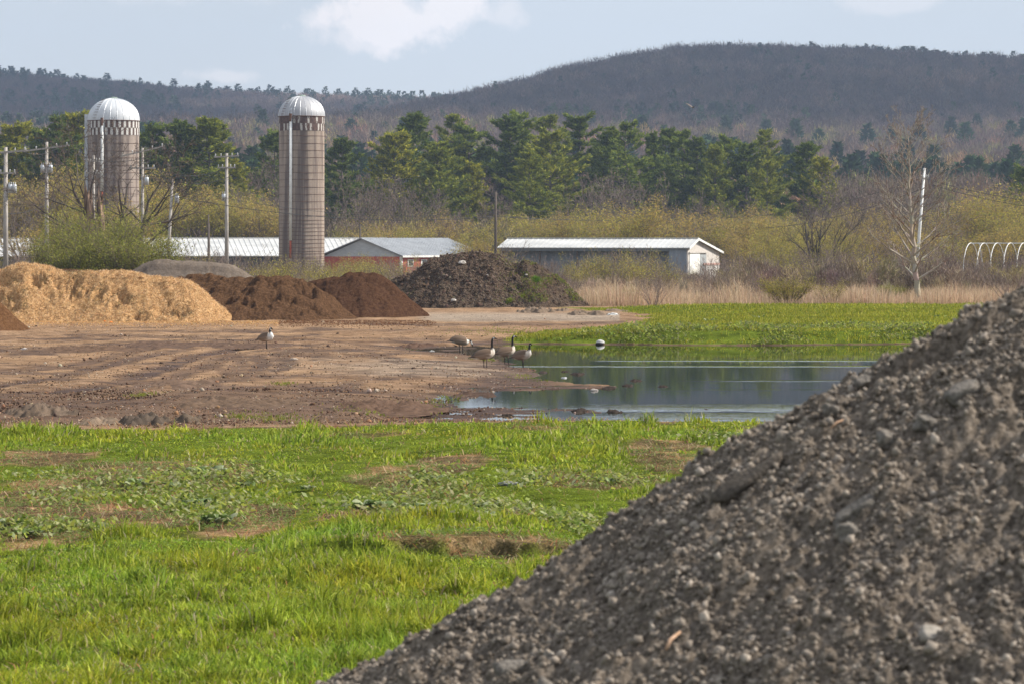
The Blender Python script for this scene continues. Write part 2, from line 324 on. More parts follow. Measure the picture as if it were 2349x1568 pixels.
geo_ = t.nodes.new('ShaderNodeNewGeometry'); sx = t.nodes.new('ShaderNodeSeparateXYZ'); t.links.new(geo_.outputs['Position'], sx.inputs[0])
nearm = mth(t, 'LESS_THAN', sx.outputs[1], 57.5); c = mixn(t, nearm, c, soil)
c = mixn(t, sp.outputs[0], c, grs)
scrub = ramp(t, nm.outputs[0], [(.3, (.09, .07, .035)), (.7, (.20, .15, .08))])
farm = t.nodes.new('ShaderNodeMapRange'); farm.inputs[1].default_value = 158; farm.inputs[2].default_value = 168; t.links.new(sx.outputs[1], farm.inputs[0])
isg = mth(t, 'SUBTRACT', 1.0, sp.outputs[0]); c = mixn(t, mth(t, 'MULTIPLY', farm.outputs[0], 1.0), c, scrub)
wood = ramp(t, noise_node(t, .02, 5, .6).outputs[0], [(.35, (.045, .032, .028)), (.65, (.10, .07, .055))])
hillm = t.nodes.new('ShaderNodeMapRange'); hillm.inputs[1].default_value = 450; hillm.inputs[2].default_value = 700; t.links.new(sx.outputs[1], hillm.inputs[0])
c = mixn(t, hillm.outputs[0], c, wood)
c = mixn(t, .8, c, ramp(t, nv.outputs[0], [(.32, (.4, .4, .4)), (.5, (1, 1, 1)), (.7, (1.6, 1.6, 1.6))]), 'MULTIPLY'); c = mixn(t, .7, c, ramp(t, noise_node(t, 2.6, 6, .7, sc3=(.45, 1, 1)).outputs[0], [(.36, (.5, .47, .45)), (.5, (1, 1, 1)), (.64, (1.35, 1.3, 1.25))]), 'MULTIPLY')
t.links.new(c, b.inputs['Base Color'])
t.links.new(mth(t, 'SUBTRACT', .95, mth(t, 'MULTIPLY', sp.outputs[1], .38)), b.inputs['Roughness'])
hh = mth(t, 'ADD', nf.outputs[0], mth(t, 'MULTIPLY', nv.outputs[0], .5)); bump(t, b, hh, .9, .05); t.links.new(mth(t, 'MULTIPLY', sp.outputs[1], .08), b.inputs['Specular IOR Level'])
add_obj('ground', new_mesh('ground', np.stack([gx, gy, gzz], -1), Fq, [mg], smooth=True, col=zone), kind='structure')

# ------------------------------------------------------------ pond water
wp = [(-12, 56), (40, 54), (40, 118), (-12, 118)]
nx, ny = 2, 2
mw, t, b, o = mat('pond_water', .03, .5)
b.inputs['Base Color'].default_value = (.018, .024, .010, 1); b.inputs['IOR'].default_value = 1.33
n1 = noise_node(t, 2.2, 3, .55, sc3=(.55, 1.0, 1)); n2 = noise_node(t, .16, 3, .5, sc3=(.35, 1.0, 1)); n3 = noise_node(t, 9, 2, .5, sc3=(.6, 1, 1))
msk = ramp(t, n2.outputs[0], [(.52, (.0, .0, .0)), (.66, (.75, .75, .75))])
geo_ = t.nodes.new('ShaderNodeNewGeometry'); sx = t.nodes.new('ShaderNodeSeparateXYZ'); t.links.new(geo_.outputs['Position'], sx.inputs[0])
def band(y0, w, x0, amt):                            # real ripple fields: breeze streaks across the pond
    yy = mth(t, 'ADD', sx.outputs[1], mth(t, 'ADD', mth(t, 'MULTIPLY', n2.outputs[0], w*1.6), mth(t, 'MULTIPLY', n1.outputs[0], w*1.3)))
    d = mth(t, 'ABSOLUTE', mth(t, 'DIVIDE', mth(t, 'SUBTRACT', yy, y0+w*1.45), w)); v = mth(t, 'SUBTRACT', 1.0, d, True)
    gx_ = mth(t, 'MULTIPLY', mth(t, 'SUBTRACT', sx.outputs[0], x0), .5, True)
    return mth(t, 'MULTIPLY', mth(t, 'MULTIPLY', v, gx_), amt)
msk = mth(t, 'MULTIPLY', msk, .012)
for bb in ((93, .6, 2.2, .5), (89, .5, -1.2, .35), (67.2, 1.5, 1.0, .4), (63.8, 1.6, 1.4, .5), (80, .5, 4, .10), (97.5, .5, 5, .03), (75, .5, 3, .03)): msk = mth(t, 'MAXIMUM', msk, band(*bb))
amp = mth(t, 'ADD', msk, .0075)
hgt = mth(t, 'MULTIPLY', mth(t, 'ADD', n1.outputs[0], mth(t, 'MULTIPLY', n3.outputs[0], .35)), amp)
bump(t, b, hgt, 1.0, .05)
add_obj('water', new_mesh('water', [(x, y, WZ) for x, y in wp], [(0, 1, 2, 3)], [mw]), kind='structure')

# ------------------------------------------------------------ grass and leaf litter
def blades(x, y, z, h, w, lean, colr, az=None):      # curved tapering blades: 5 points, three triangles
    n = len(x); az = rng.uniform(0, 2*math.pi, n) if az is None else az
    fx = rng.uniform(0, math.pi, n); wx, wy = np.cos(fx)*w/2, np.sin(fx)*w/2; lx, ly = np.cos(az)*lean*h, np.sin(az)*lean*h
    V = np.empty((n, 5, 3)); hz = h*np.sqrt(np.clip(1-lean**2*.5, .2, 1))
    V[:, 0] = np.stack([x-wx, y-wy, z], -1); V[:, 1] = np.stack([x+wx, y+wy, z], -1)
    V[:, 2] = np.stack([x-wx*.8+lx*.3, y-wy*.8+ly*.3, z+hz*.55], -1); V[:, 3] = np.stack([x+wx*.8+lx*.3, y+wy*.8+ly*.3, z+hz*.55], -1)
    V[:, 4] = np.stack([x+lx, y+ly, z+hz*(1-.35*lean)], -1)
    T = np.array([(0, 1, 3), (0, 3, 2), (2, 3, 4)]); Fa = (np.arange(n)[:, None, None]*5+T[None]).reshape(-1, 3)
    return V.reshape(-1, 3), Fa, np.repeat(colr, 5, axis=0)
def fan_points(n, y0, y1, t0=-.185, t1=.185, power=1.0):
    u = rng.uniform(0, 1, n); y = (y0**(1-power)+u*(y1**(1-power)-y0**(1-power)))**(1/(1-power)) if power != 1 else y0*(y1/y0)**u
    return rng.uniform(t0, t1, n)*y, y
def pick(cols, n, jit=.18):
    c = np.array(cols)[rng.integers(0, len(cols), n)]; return c*rng.uniform(1-jit, 1+jit, (n, 1))*rng.uniform(.93, 1.07, (n, 3))
GREENS = [(.235, .275, .022), (.32, .355, .03), (.165, .215, .02), (.42, .42, .07), (.205, .245, .03), (.32, .335, .03)]
STRAW = [(.42, .33, .19), (.50, .40, .24), (.34, .24, .13)]
pileA = (4.5, 15.0, 4.41, .57)
def in_pile(x, y): return np.hypot(x-pileA[0], y-pileA[1]) < (pileA[2]/pileA[3]+.1)
x, y = fan_points(560000, 23.5, 58.6, power=1.6); g = near_green(x, y); clump = .6*fbm(x, y, .75, 3)+.6*fbm(x+3, y, 2.1, 2); tall = fbm(x+50, y, .28, 3)
keep = (rng.uniform(0, 1, len(x)) < (g*(.65+.5*clump)).clip(.02, 1)) & ~in_pile(x, y); x, y, clump, tall, g = (a[keep] for a in (x, y, clump, tall, g))
h = (.04+.27*ss(.1, .8, clump)+.10*ss(.1, .5, tall)+.07*ss(34, 27, y))*rng.uniform(.45, 1.25, len(x))*(.35+.65*g)*(1-.45*ss(35, 39, y)*(1-ss(50, 55, y)))
for (pa, pb, rr_, hh_) in ((90,985,1.1,.2),(30,975,1.0,.28),(640,1010,.9,.17),(780,1035,.7,.2),(1390,1060,1.0,.26),(1150,1035,1.3,.2),(1270,1030,1.0,.2),(650,1080,.6,.2),(1250,1070,.8,.18),(1490,1130,.6,.2),(1700,965,1.6,.17),(1560,965,1.4,.15),(300,1230,.9,.16),(200,1300,1.2,.16),(850,1330,1.2,.16),(480,1040,.8,.12)):
    X, Y, _ = Pz(pa, pb); h = h+1.25*hh_*np.exp(-((x-X)**2+((y-Y)*.6)**2)/(rr_*.45)**2)*rng.uniform(.4, 1, len(x))
hue = fbm(x-20, y+9, .35, 3)+.5*fbm(x, y, 1.3, 2); c = pick(GREENS, len(x), .32); c[:, 0] *= 1+.2*hue; c[:, 2] *= 1-.2*hue; c *= (1+.25*fbm(x, y, 1.9, 2)+.2*fbm(x-5, y, .5, 2))[:, None]
dry = rng.uniform(0, 1, len(x)) < .045+.07*(1-g); c[dry] = pick(STRAW, dry.sum())
V, Fa, cc = blades(x, y, ground_z(x, y)-.01, h, rng.uniform(.008, .024, len(x))*(1+ss(30, 55, y)*.6), rng.beta(2, 2.4, len(x))*1.25, c*np.array([1.05, 1.12, 1.12]))
add_obj('grass', new_mesh('grass', V, Fa, [M_blade], col=cc), kind='stuff', label='lush green grass covering the near bank', cat='grass')
# low clover-like ground cover around the bare patches
x, y = fan_points(420000, 24, 58, power=1.4); g = near_green(x, y); k = (rng.uniform(0, 1, len(x)) < ss(-.1, .3, fbm(x+9, y, .8, 4)+.1)*np.where(g > .75, .12, .85)) & ~in_pile(x, y) & (y < 57); x, y = x[k], y[k]
def leaflets(x, y, z, s, c, tilt=.5):
    n = len(x); a = rng.uniform(0, 2*math.pi, n); u = np.stack([np.cos(a), np.sin(a), rng.uniform(-tilt, tilt, n)], -1)*s[:, None]; v = np.stack([-np.sin(a), np.cos(a), rng.uniform(-tilt, tilt, n)], -1)*s[:, None]*.6
    p = np.stack([x, y, z], -1); V = np.stack([p-u, p-v*.9, p+u, p+v*.9], 1).reshape(-1, 3); return V, np.arange(4*n).reshape(-1, 4), np.repeat(c, 4, axis=0)
V, Fa, cc = leaflets(x, y, ground_z(x, y)+rng.uniform(.01, .07, len(x)), rng.uniform(.010, .024, len(x)), pick([(.12, .19, .04), (.18, .25, .06), (.15, .21, .05), (.23, .28, .10)], len(x)))
add_obj('ground_cover', new_mesh('ground_cover', V, Fa, [M_leaf], col=cc), kind='stuff', label='low clover and chickweed between the grass', cat='ground cover')
bx_, by_ = [], []                                   # broad dock leaves filling the band between the burdocks
for (px, py, wx, wy, n_) in ((470,1100,130,26,900),(430,1150,150,24,1000),(300,1115,120,20,500),(500,1190,80,22,500),(60,1220,120,18,500),(190,1215,90,14,300),(1000,1115,90,22,600),(960,1165,220,26,1600),(1000,1205,120,16,500),(1210,1110,90,18,350),(1400,1110,120,14,400),(1330,1215,90,22,700),(620,1110,100,14,250),(150,1150,140,20,500),(1150,1180,110,20,500),(1640,1030,70,12,200),(130,1095,120,12,250)):
    X, Y, _ = Pz(px, py); bx_.append(X+rng.normal(0, wx/F*Y*.5, n_)); by_.append(Y+rng.normal(0, wy*Y/(py-HY)*.5, n_))
x, y = np.concatenate(bx_), np.concatenate(by_); k = ~in_pile(x, y); x, y = x[k], y[k]; n = len(x)
V, Fa, cc = leaflets(x, y, ground_z(x, y)+rng.uniform(.03, .13, n), rng.uniform(.02, .055, n), pick([(.18, .24, .04), (.12, .16, .03), (.27, .30, .09), (.31, .34, .06), (.36, .37, .18)], n, .25), .9)
add_obj('broadleaf_weeds', new_mesh('broadleaf_weeds', V, Fa, [M_leaf], col=cc), kind='stuff', label='broad-leaved weeds crowding between the burdocks', cat='weeds')
x, y = fan_points(42000, 24, 60, power=1.4); g = near_green(x, y); k = (rng.uniform(0, 1, len(x)) < np.where(g < .6, .9, .12)) & ~in_pile(x, y); x, y = x[k], y[k]; n = len(x)
V, Fa, cc = blades(x, y, ground_z(x, y)+.005, rng.uniform(.05, .22, n), rng.uniform(.006, .016, n), rng.uniform(.85, 1.25, n), pick([(.42, .30, .17), (.55, .42, .26), (.30, .16, .08), (.45, .22, .10), (.2, .12, .07)], n))
add_obj('dead_grass', new_mesh('dead_grass', V, Fa, [M_blade], col=cc), kind='stuff', label='dry straw and wood shreds lying between the grass', cat='straw')
# far bank grass and weeds
n = 150000; px = rng.uniform(1040, 2700, n); py = 697+rng.uniform(0, 1, n)*95; Y = F*3.25/(py-HY); X = (px-CX)/F*Y
s_ = poly_sd(FARG, X, Y); zz = ground_z(X, Y); k = (s_+1.2*fbm(X, Y, .35, 4) < .1) & (zz > WZ+.05) & ~((((px-1450)/120)**2+((py-771)/5)**2 < 1+fbm(X, Y, .8, 3)) & (rng.uniform(0, 1, n) < .85)); 
bare = ss(.12, .4, fbm(X*.3, Y, .45, 3)) * (Y < 128); k &= rng.uniform(0, 1, n) > bare*.8; X, Y, zz = X[k], Y[k], zz[k]; n = len(X)
V, Fa, cc = blades(X, Y, zz-.01, rng.uniform(.05, .15, n)*(1+.6*fbm(X, Y, .7, 2)), rng.uniform(.02, .05, n), rng.beta(2, 3, n), pick(GREENS, n)*(.92+.35*fbm(X*.5, Y, .3, 3))[:, None]*np.array([1.08, .98, 1]))
add_obj('grass', new_mesh('bank_grass', V, Fa, [M_blade], col=cc), kind='stuff', label='short bright grass on the far bank of the pond', cat='grass')
n = 150000; px = rng.uniform(1120, 2600, n); Y = rng.uniform(105.5, 118, n); X = (px-CX)/F*Y; s_ = poly_sd(POND, X, Y); zz = ground_z(X, Y)
w = ss(.02, .3, s_)*(1-ss(1.8, 5.0, s_))*ss(-.35, .2, fbm(X, Y*.4, .5, 4)+.12)*ss(1250, 1550, px); k = (rng.uniform(0, 1, n) < w*.35) & (zz > WZ+.01); X, Y, zz = X[k], Y[k], zz[k]; n = len(X)
V, Fa, cc = leaflets(X, Y, zz+rng.uniform(0, .22, n)*(1+.8*fbm(X, Y, .8, 2)), rng.uniform(.03, .065, n), pick([(.18, .22, .05), (.24, .29, .05), (.28, .27, .12), (.12, .16, .04), (.33, .36, .07)], n), 1.2)
add_obj('bank_weeds', new_mesh('bank_weeds', V, Fa, [M_leaf], col=cc), kind='stuff', label='dark leafy weeds along the waterline of the far bank', cat='weeds')
# sparse sprigs of green on the yard
cl = [(870,935,1.4),(1050,905,1.0),(960,925,1.2),(650,880,.4),(560,955,.7),(640,960,.8),(790,1000,.5),(1270,858,.9),(1210,853,.7),(1130,815,.8),(330,905,.5),(1300,950,.6),(1175,762,3)]
xs, ys = [], []
for a_, b_, r_ in cl:
    X, Y, _ = Pz(a_, b_); m_ = int(260*r_); xs.append(X+rng.normal(0, r_*.35, m_)); ys.append(Y+rng.normal(0, r_*.9, m_))
x, y = np.concatenate(xs), np.concatenate(ys); zz = ground_z(x, y); k = zz > WZ+.01; x, y, zz = x[k], y[k], zz[k]; n = len(x)
V, Fa, cc = blades(x, y, zz, rng.uniform(.03, .09, n), rng.uniform(.01, .03, n), rng.beta(2, 2, n), pick([(.2, .22, .03), (.26, .25, .05), (.16, .2, .03)], n))
add_obj('yard_weeds', new_mesh('yard_weeds', V, Fa, [M_blade], col=cc), kind='stuff', label='sparse yellow green sprouts on the muddy yard', cat='weeds')
# tan reeds behind the pond meadow
n = 120000; px = rng.uniform(1180, 2750, n); Y = rng.uniform(160, 196, n); X = (px-CX)/F*Y
k = rng.uniform(0, 1, n) < ss(-.45, .1, fbm(X, Y, .12, 3)+.1)*ss(1230, 1340, px); X, Y, px = X[k], Y[k], px[k]; n = len(X)
V, Fa, cc = blades(X, Y, ground_z(X, Y)-.02, rng.uniform(.4, 1.5, n)*(.75+.7*fbm(X, Y*.5, .3, 3)).clip(.3, 1.5), rng.uniform(.014, .03, n), rng.beta(1.6, 3, n)*.9, pick([(.56, .42, .28), (.66, .52, .36), (.48, .34, .22), (.38, .27, .18), (.58, .42, .28)], n))
add_obj('reeds', new_mesh('reeds', V, Fa, [M_blade], col=cc), kind='stuff', label='pale tan dead reeds and tall grass behind the green meadow', cat='reeds')
n = 90000; px = rng.uniform(-150, 1260, n); Y = rng.uniform(158, 260, n); X = (px-CX)/F*Y; k = (fbm(X, Y, .1, 3) > -.25); X, Y = X[k], Y[k]; n = len(X)
V, Fa, cc = blades(X, Y, ground_z(X, Y)-.02, rng.uniform(.5, 1.5, n), rng.uniform(.02, .04, n), rng.beta(1.6, 3, n)*.9, pick([(.36, .27, .19), (.28, .2, .14), (.2, .15, .1), (.4, .3, .2), (.14, .15, .05)], n))
add_obj('brushland', new_mesh('brushland', V, Fa, [M_blade], col=cc), kind='stuff', label='dry brown brush growing behind the mulch piles', cat='brush')

# ------------------------------------------------------------ loose stones on the yard
phi = (1+5**.5)/2
ICO = np.array([(-1,phi,0),(1,phi,0),(-1,-phi,0),(1,-phi,0),(0,-1,phi),(0,1,phi),(0,-1,-phi),(0,1,-phi),(phi,0,-1),(phi,0,1),(-phi,0,-1),(-phi,0,1)])/math.hypot(1, phi)
ICF = np.array([(0,11,5),(0,5,1),(0,1,7),(0,7,10),(0,10,11),(1,5,9),(5,11,4),(11,10,2),(10,7,6),(7,1,8),(3,9,4),(3,4,2),(3,2,6),(3,6,8),(3,8,9),(4,9,5),(2,4,11),(6,2,10),(8,6,7),(9,8,1)])
def subdiv(V, Fa):
    V = [tuple(v) for v in V]; c = {}; out_ = []
    def mid(a, b):
        k = (min(a, b), max(a, b))
        if k not in c:
            p = np.array(V[a])+np.array(V[b]); p /= np.linalg.norm(p); V.append(tuple(p)); c[k] = len(V)-1
        return c[k]
    for a, b_, d in Fa:
        ab, bd, da = mid(a, b_), mid(b_, d), mid(d, a); out_ += [(a, ab, da), (b_, bd, ab), (d, da, bd), (ab, bd, da)]
    return np.array(V), np.array(out_)
def scatter_rocks(P, size, flat, colr, base=(ICO, ICF), rough=.28, rr=None):   # P n,3
    r = rr or rng; n = len(P); V0, F0 = base; k = len(V0)
    T = []
    for i in range(14):
        v = V0*(1+r.uniform(-rough, rough, (k, 1))); v = np.clip(v, -.78*r.uniform(.8, 1.1), .78*r.uniform(.8, 1.1)); T.append(v*np.array([1, r.uniform(.6, .95), r.uniform(.45, .85)]))
    T = np.array(T)[r.integers(0, 14, n)]
    q = r.normal(size=(n, 4)); q[:, 1:3] *= flat; q /= np.linalg.norm(q, axis=1)[:, None]; w, x, y, z = q.T
    Rm = np.stack([1-2*(y*y+z*z), 2*(x*y-z*w), 2*(x*z+y*w), 2*(x*y+z*w), 1-2*(x*x+z*z), 2*(y*z-x*w), 2*(x*z-y*w), 2*(y*z+x*w), 1-2*(x*x+y*y)], -1).reshape(n, 3, 3)
    V = np.einsum('nij,nkj->nki', Rm, T)*size[:, None, None]+P[:, None]
    return V.reshape(-1, 3), (np.arange(n)[:, None, None]*k+F0[None]).reshape(-1, 3), np.repeat(colr, k, axis=0)
n = 34000; px = rng.uniform(-200, 1500, n); py = 712+rng.uniform(0, 1, n)**.8*270; Y = F*CH/(py-HY); X = (px-CX)/F*Y; zz = ground_z(X, Y)
k = (zz > WZ) & (Y > 58.5) & ~((poly_sd(FARG, X, Y) < .5)) ; k &= rng.uniform(0, 1, n) < (.35+.9*fbm(X, Y, .4, 3)).clip(.08, 1); X, Y, zz = X[k], Y[k], zz[k]; n = len(X)
V, Fa, cc = scatter_rocks(np.stack([X, Y, zz+.004], -1), rng.uniform(.010, .028, n)*(1+2.2*(rng.uniform(0, 1, n) > .985)), .5, pick([(.16, .1, .06), (.1, .06, .04), (.32, .22, .14), (.42, .34, .26), (.28, .15, .08), (.07, .045, .035)], n))
n2_ = 20000; px = rng.uniform(-200, 1480, n2_); py = np.where(rng.uniform(0, 1, n2_) < .62, rng.uniform(895, 985, n2_), rng.uniform(740, 985, n2_)); Y = F*(CH+.05)/(py-HY); X = (px-CX)/F*Y; zz = ground_z(X, Y)
k = (zz > WZ-.01) & (Y > 57.6) & (Y < 128) & (rng.uniform(0, 1, n2_) < ss(-.1, .35, fbm(X*.5, Y, .5, 4))) & (poly_sd(FARG, X, Y) > .3); X, Y, zz = X[k], Y[k], zz[k]; m_ = len(X)
V2, F2, c2 = scatter_rocks(np.stack([X, Y, zz], -1), rng.lognormal(-3.85, .45, m_).clip(.01, .07), .35, pick([(.08, .046, .031), (.11, .066, .044), (.055, .032, .022), (.14, .09, .06)], m_, .2), (ICO, ICF), .45)
add_obj('mud_crumbs', new_mesh('mud_crumbs', V2, F2, [M_stone], col=c2), kind='stuff', label='dark crumbs of mud scattered over the yard', cat='mud crumbs')
add_obj('yard_gravel', new_mesh('yard_gravel', V, Fa, [M_stone], col=cc), kind='stuff', label='loose pebbles and wood chips strewn over the dirt yard', cat='gravel')
ICO2 = subdiv(ICO, ICF); ICO3 = subdiv(*ICO2); ICO4 = subdiv(*ICO3)
def clod(name, x, y, z, s, c, label, cat, group=None, squash=.6, seed=0, wide=1.0, rg=.22):
    r = np.random.default_rng(seed+abs(int(x*7+y))); V0, F0 = ICO4; d = r.normal(size=(16, 3)); ph = r.uniform(0, 6, 16)
    q = sum(np.abs(np.sin((V0@d[i])*(1.2+i*.8)+ph[i]))*1.3/(1+i*.28) for i in range(16)); q = q-q.mean(); V = V0*np.clip(1+rg*q[:, None], .45, 1.6)*np.array([wide, .8, squash])*s
    V[:, 2] = np.maximum(V[:, 2], -.3*s*squash); cc = np.array(c)*(1+.2*np.clip(q*1.2, -1, 1))[:, None]
    return add_obj(name, new_mesh(name, V, F0, [M_stone], col=cc), loc=(x, y, z+.16*s*squash), label=label, cat=cat, group=group)
def heap(name, px, py, w, d, h, c, label, cat, group=None, seed=0, z=None, res=.03, rough=.9):   # low irregular heap as its own little height field
    X0, Y0, _ = Pz(px, py, z if z is not None else 0.); base = (gz(X0, Y0) if z is None else z)-.02
    x = np.arange(-w*1.1, w*1.1, res); y = np.arange(-d*1.15, d*1.15, res*1.5); X, Yg = np.meshgrid(x, y); sd0 = seed*13.7+px*.11
    e = 1-(X/w)**2-(Yg/d)**2+.9*fbm(X/w*1.2+sd0, Yg/d*1.2, 1.3, 4); Z = h*(np.clip(e, -.3, 1)**1.0*.5+.0)+h*rough*np.clip(e*1.5, 0, 1)*(np.abs(fbm(X+sd0, Yg, 1.1/min(w, d*2), 5, .62))-.12+.5*np.abs(fbm(X-sd0, Yg, 5, 3, .6)))
    nr, nc = X.shape; idx = np.arange(nr*nc).reshape(nr, nc); kp = e > -.25; kf = kp[:-1, :-1] & kp[1:, 1:]; Fq = np.stack([idx[:-1, :-1], idx[:-1, 1:], idx[1:, 1:], idx[1:, :-1]], -1)[kf]
    V = np.stack([X.ravel(), Yg.ravel(), Z.ravel()], -1); used = np.unique(Fq); rem = np.zeros(len(V), int); rem[used] = np.arange(len(used))
    cc = np.array(c)*(1+.45*fbm(X+sd0, Yg, 3.5, 4)).ravel()[used][:, None]*np.ones((1, 3))
    return add_obj(name, new_mesh(name, V[used], rem[Fq], [M_stone], col=np.clip(cc, .01, 1)), loc=(X0, Y0, base), label=label, cat=cat, group=group)
for (a_, b_, w_, d_, h_, c_, lb) in [
    (850,927,1.5,2.4,.16,(.105,.065,.045),'long low ridge of dark churned mud left of the pond channel'),(400,790,2.2,2.6,.10,(.11,.07,.05),'long dark strip of churned mud left of the lone goose'),(560,793,1.7,2.0,.10,(.11,.07,.05),'dark strip of churned mud just behind the lone goose'),(420,880,1.3,2.2,.09,(.13,.085,.06),'dark churned patch left of and below the lone goose'),
    (960,783,.7,1.6,.12,(.10,.06,.042),'small dark mound of mud left of the bending goose'),(1095,890,.6,1.4,.10,(.075,.048,.036),'dark crust of mud where the mudflat meets the yard'),(200,800,1.8,3,.10,(.12,.075,.05),'dark churned strip right of the corner mulch pile'),(540,925,1.6,2.2,.13,(.12,.08,.055),'brown crumbly ridge of mud on the yard right of centre left'),
    (90,950,.75,.9,.28,(.13,.095,.07),'rounded brown heap of clods at the far left grass edge'),(325,968,.6,.7,.26,(.085,.065,.05),'darkest lumpy heap of clods at the near grass edge'),(430,966,.35,.5,.18,(.10,.075,.055),'small dark heap of clods right of the darkest one'),(230,968,.5,.6,.14,(.19,.14,.10),'low pale heap of clods left of the darkest one')]:
    heap('mud_heap', a_, b_, w_, d_, h_, c_, lb, 'mud heap', 'churned mud heaps on the yard')
for (a_, b_, s_, c_, lb) in [(675,824,.075,(.5,.42,.35),'small pale flat stone on the yard right of the lone goose'),(991,795,.06,(.6,.58,.55),'tiny white stone on the yard beside the wet inlet'),(1362,881,.075,(.4,.36,.33),'pale stone lying on the mudflat spit'),(1405,723,.17,(.55,.54,.52),'white stone at the left tip of the far meadow'),(55,800,.07,(.55,.5,.47),'white pebble on the yard below the corner mulch pile'),(1294,853,.05,(.5,.5,.5),'white pebble in the shallows near the geese')]:
    X, Y, _ = Pz(a_, b_); clod('stone', X, Y, max(gz(X, Y), WZ), s_, c_, lb, 'stone', None, .5, wide=1.3)
X, Y, _ = Pz(1168, 1116); clod('stone', X, Y, gz(X, Y)+.02, .085, (.27, .27, .27), 'flat grey stone lying in the grass right of the burdock leaves', 'stone', None, .5, wide=1.5)
LUMPS = ['dark mud lump in the water right of the wading goose', 'tiny dark mud lump just left of the one right of the wading goose', 'mud lump touching the gravel point below the wading goose', 'dark mud lump farther out above the tip of the mudflat spit', 'mud lump at the very tip of the mudflat spit', 'rightmost mud lump beyond the tip of the mudflat spit', 'dark mud lump beside the root of the mudflat spit', 'dark mud lump at the right end of the near mud bar', 'mud lump alone right of the near mud bar', 'mud lump beside the pale stone on the spit', 'dark mud lump in the near mud bar, left', 'tiny dark mud lump among the near ripples']
for lb_, (a_, b_, s_) in zip(LUMPS, [(1325,857,.13),(1297,851,.08),(1245,853,.09),(1460,872,.10),(1440,883,.1),(1520,885,.09),(1215,879,.07),(1330,941,.13),(1410,943,.12),(1395,889,.12),(1165,952,.1),(1620,937,.05)]):
    heap('mud_lump', a_, b_, s_*1.5, s_*3, s_*.6, (.045, .034, .028), lb_, 'mud', 'mud lumps in the shallow pond', z=WZ+.012, res=.015)
# the white rounded boulder with a solid near-black lump under it on the far bank
X, Y, _ = Pz(1376, 787, WZ); Y = next(q for q in np.arange(103., 112., .05) if gz(X, q) > WZ+.015)-.05; X = (1376-CX)/F*Y; bo = thing('boulder', 'smooth white boulder with a dark hollow under it at the far waterline', 'boulder', (X, Y, WZ+.01))
V0, F0 = ICO3; V = V0*np.array([.15, .13, .105]); V[:, 2] = np.maximum(V[:, 2], -.02)+.05; V[:, 0] += .02*np.sin(V[:, 2]*20)
add_obj('shell', new_mesh('shell', V, F0, [noisy('white_stone', (.36, .36, .35), (.58, .57, .54), 12)], smooth=True), bo)
V = V0*np.array([.14, .12, .06])+np.array([-.01, -.035, .02]); add_obj('underside', new_mesh('underside', V, F0, [noisy('near_black', (.02, .015, .015), (.04, .03, .03), 8)]), bo)

# ------------------------------------------------------------ piles of mulch, chips, sand and soil
def pile(name, prof, Yf, slope, m, label, cat, amp=.1, res=.045, Yc=None, seed=0, depth=None, lump=.5, holes=0, extra=None, dents=()):
    prof = np.array(prof, float); Yc = Yc or Yf+3
    Xp = (prof[:, 0]-CX)/F*Yc; Hp = CH-(prof[:, 1]-HY)/F*Yc; g0 = -.05
    x = np.arange(Xp[0]-.3, Xp[-1]+.3, res); H = np.interp(x, Xp, Hp, left=-.3, right=-.3); K = np.exp(-np.linspace(-2, 2, 11)**2); H = np.convolve(np.pad(H, 5, 'edge'), K/K.sum(), 'valid')
    hd = Yc-Yf+.6; y = np.arange(Yc-hd, Yc+hd, res*1.6); X, Yg = np.meshgrid(x, y); Hh = H[None]
    Hh = np.maximum(Hh, .004); hw = (Yc-Yf)*np.clip(Hh/max(Hp.max(), .1), .02, 2)**.6; u = np.abs(Yg-Yc)/hw
    Z = Hh*(1-np.where(u < .25, 2*u*u*.5/.75*1.35, (u-.09)/.91))+seed*0
    Z = np.where(H[None] < 0, -.3, Z)+amp*(fbm(X+seed*31, Yg, .9, 5, .55))*np.clip(Hh*1.6, .0, 1)+amp*.35*fbm(X, Yg+seed*7, 4, 3, .6)
    if holes:                                       # slumped hollows in the face
        h_ = fbm(X*1.0+seed*3, Yg*1.4, .8, 3); Z = Z-holes*ss(.12, .5, h_)*np.clip(Hh, 0, 1)*ss(.0, .4, Z)
    Z = np.where(Z > 0, Z+amp*.8*fbm(X*1.3+seed, Yg, 1.3, 3)*np.clip(Hh, 0, 1), Z)
    for (dx, dy, dr, dd) in dents:
        ix = int(np.argmin(np.abs(x-(dx-CX)/F*Yc))); vy = HY+(CH-Z[:, ix])/Yg[:, ix]*F; j = int(np.argmin(np.abs(vy-dy)+(Yg[:, ix] > Yc)*99)); Z = Z-2.2*dd*np.exp(-((X-x[ix])/(dr*1.5))**2-((Yg-y[j])/(dr*.9))**2)*np.clip(.55+1.7*fbm(X*1.2+dx, Yg*1.6, 1.6, 4, .6), 0, 1.6)
    Z = np.maximum(Z, g0-.12); nr, nc = X.shape; idx = np.arange(nr*nc).reshape(nr, nc)
    keep = (Z > g0-.11); kf = keep[:-1, :-1] | keep[1:, :-1] | keep[:-1, 1:] | keep[1:, 1:]
    Fq = np.stack([idx[:-1, :-1], idx[:-1, 1:], idx[1:, 1:], idx[1:, :-1]], -1)[kf]
    V = np.stack([X.ravel(), Yg.ravel(), Z.ravel()+extra_z(extra, Yc)], -1); used = np.unique(Fq); rem = np.zeros(len(V), int); rem[used] = np.arange(len(used))
    xm, ym = float(V[used, 0].mean()), float(V[used, 1].mean())
    me = new_mesh(name, V[used]-np.array([xm, ym, 0]), rem[Fq], [m], smooth=True)
    o = add_obj(name, me, loc=(xm, ym, 0), label=label, cat=cat)
    return o, X, Yg, Z
def extra_z(e, Yc): return 0 if e is None else e
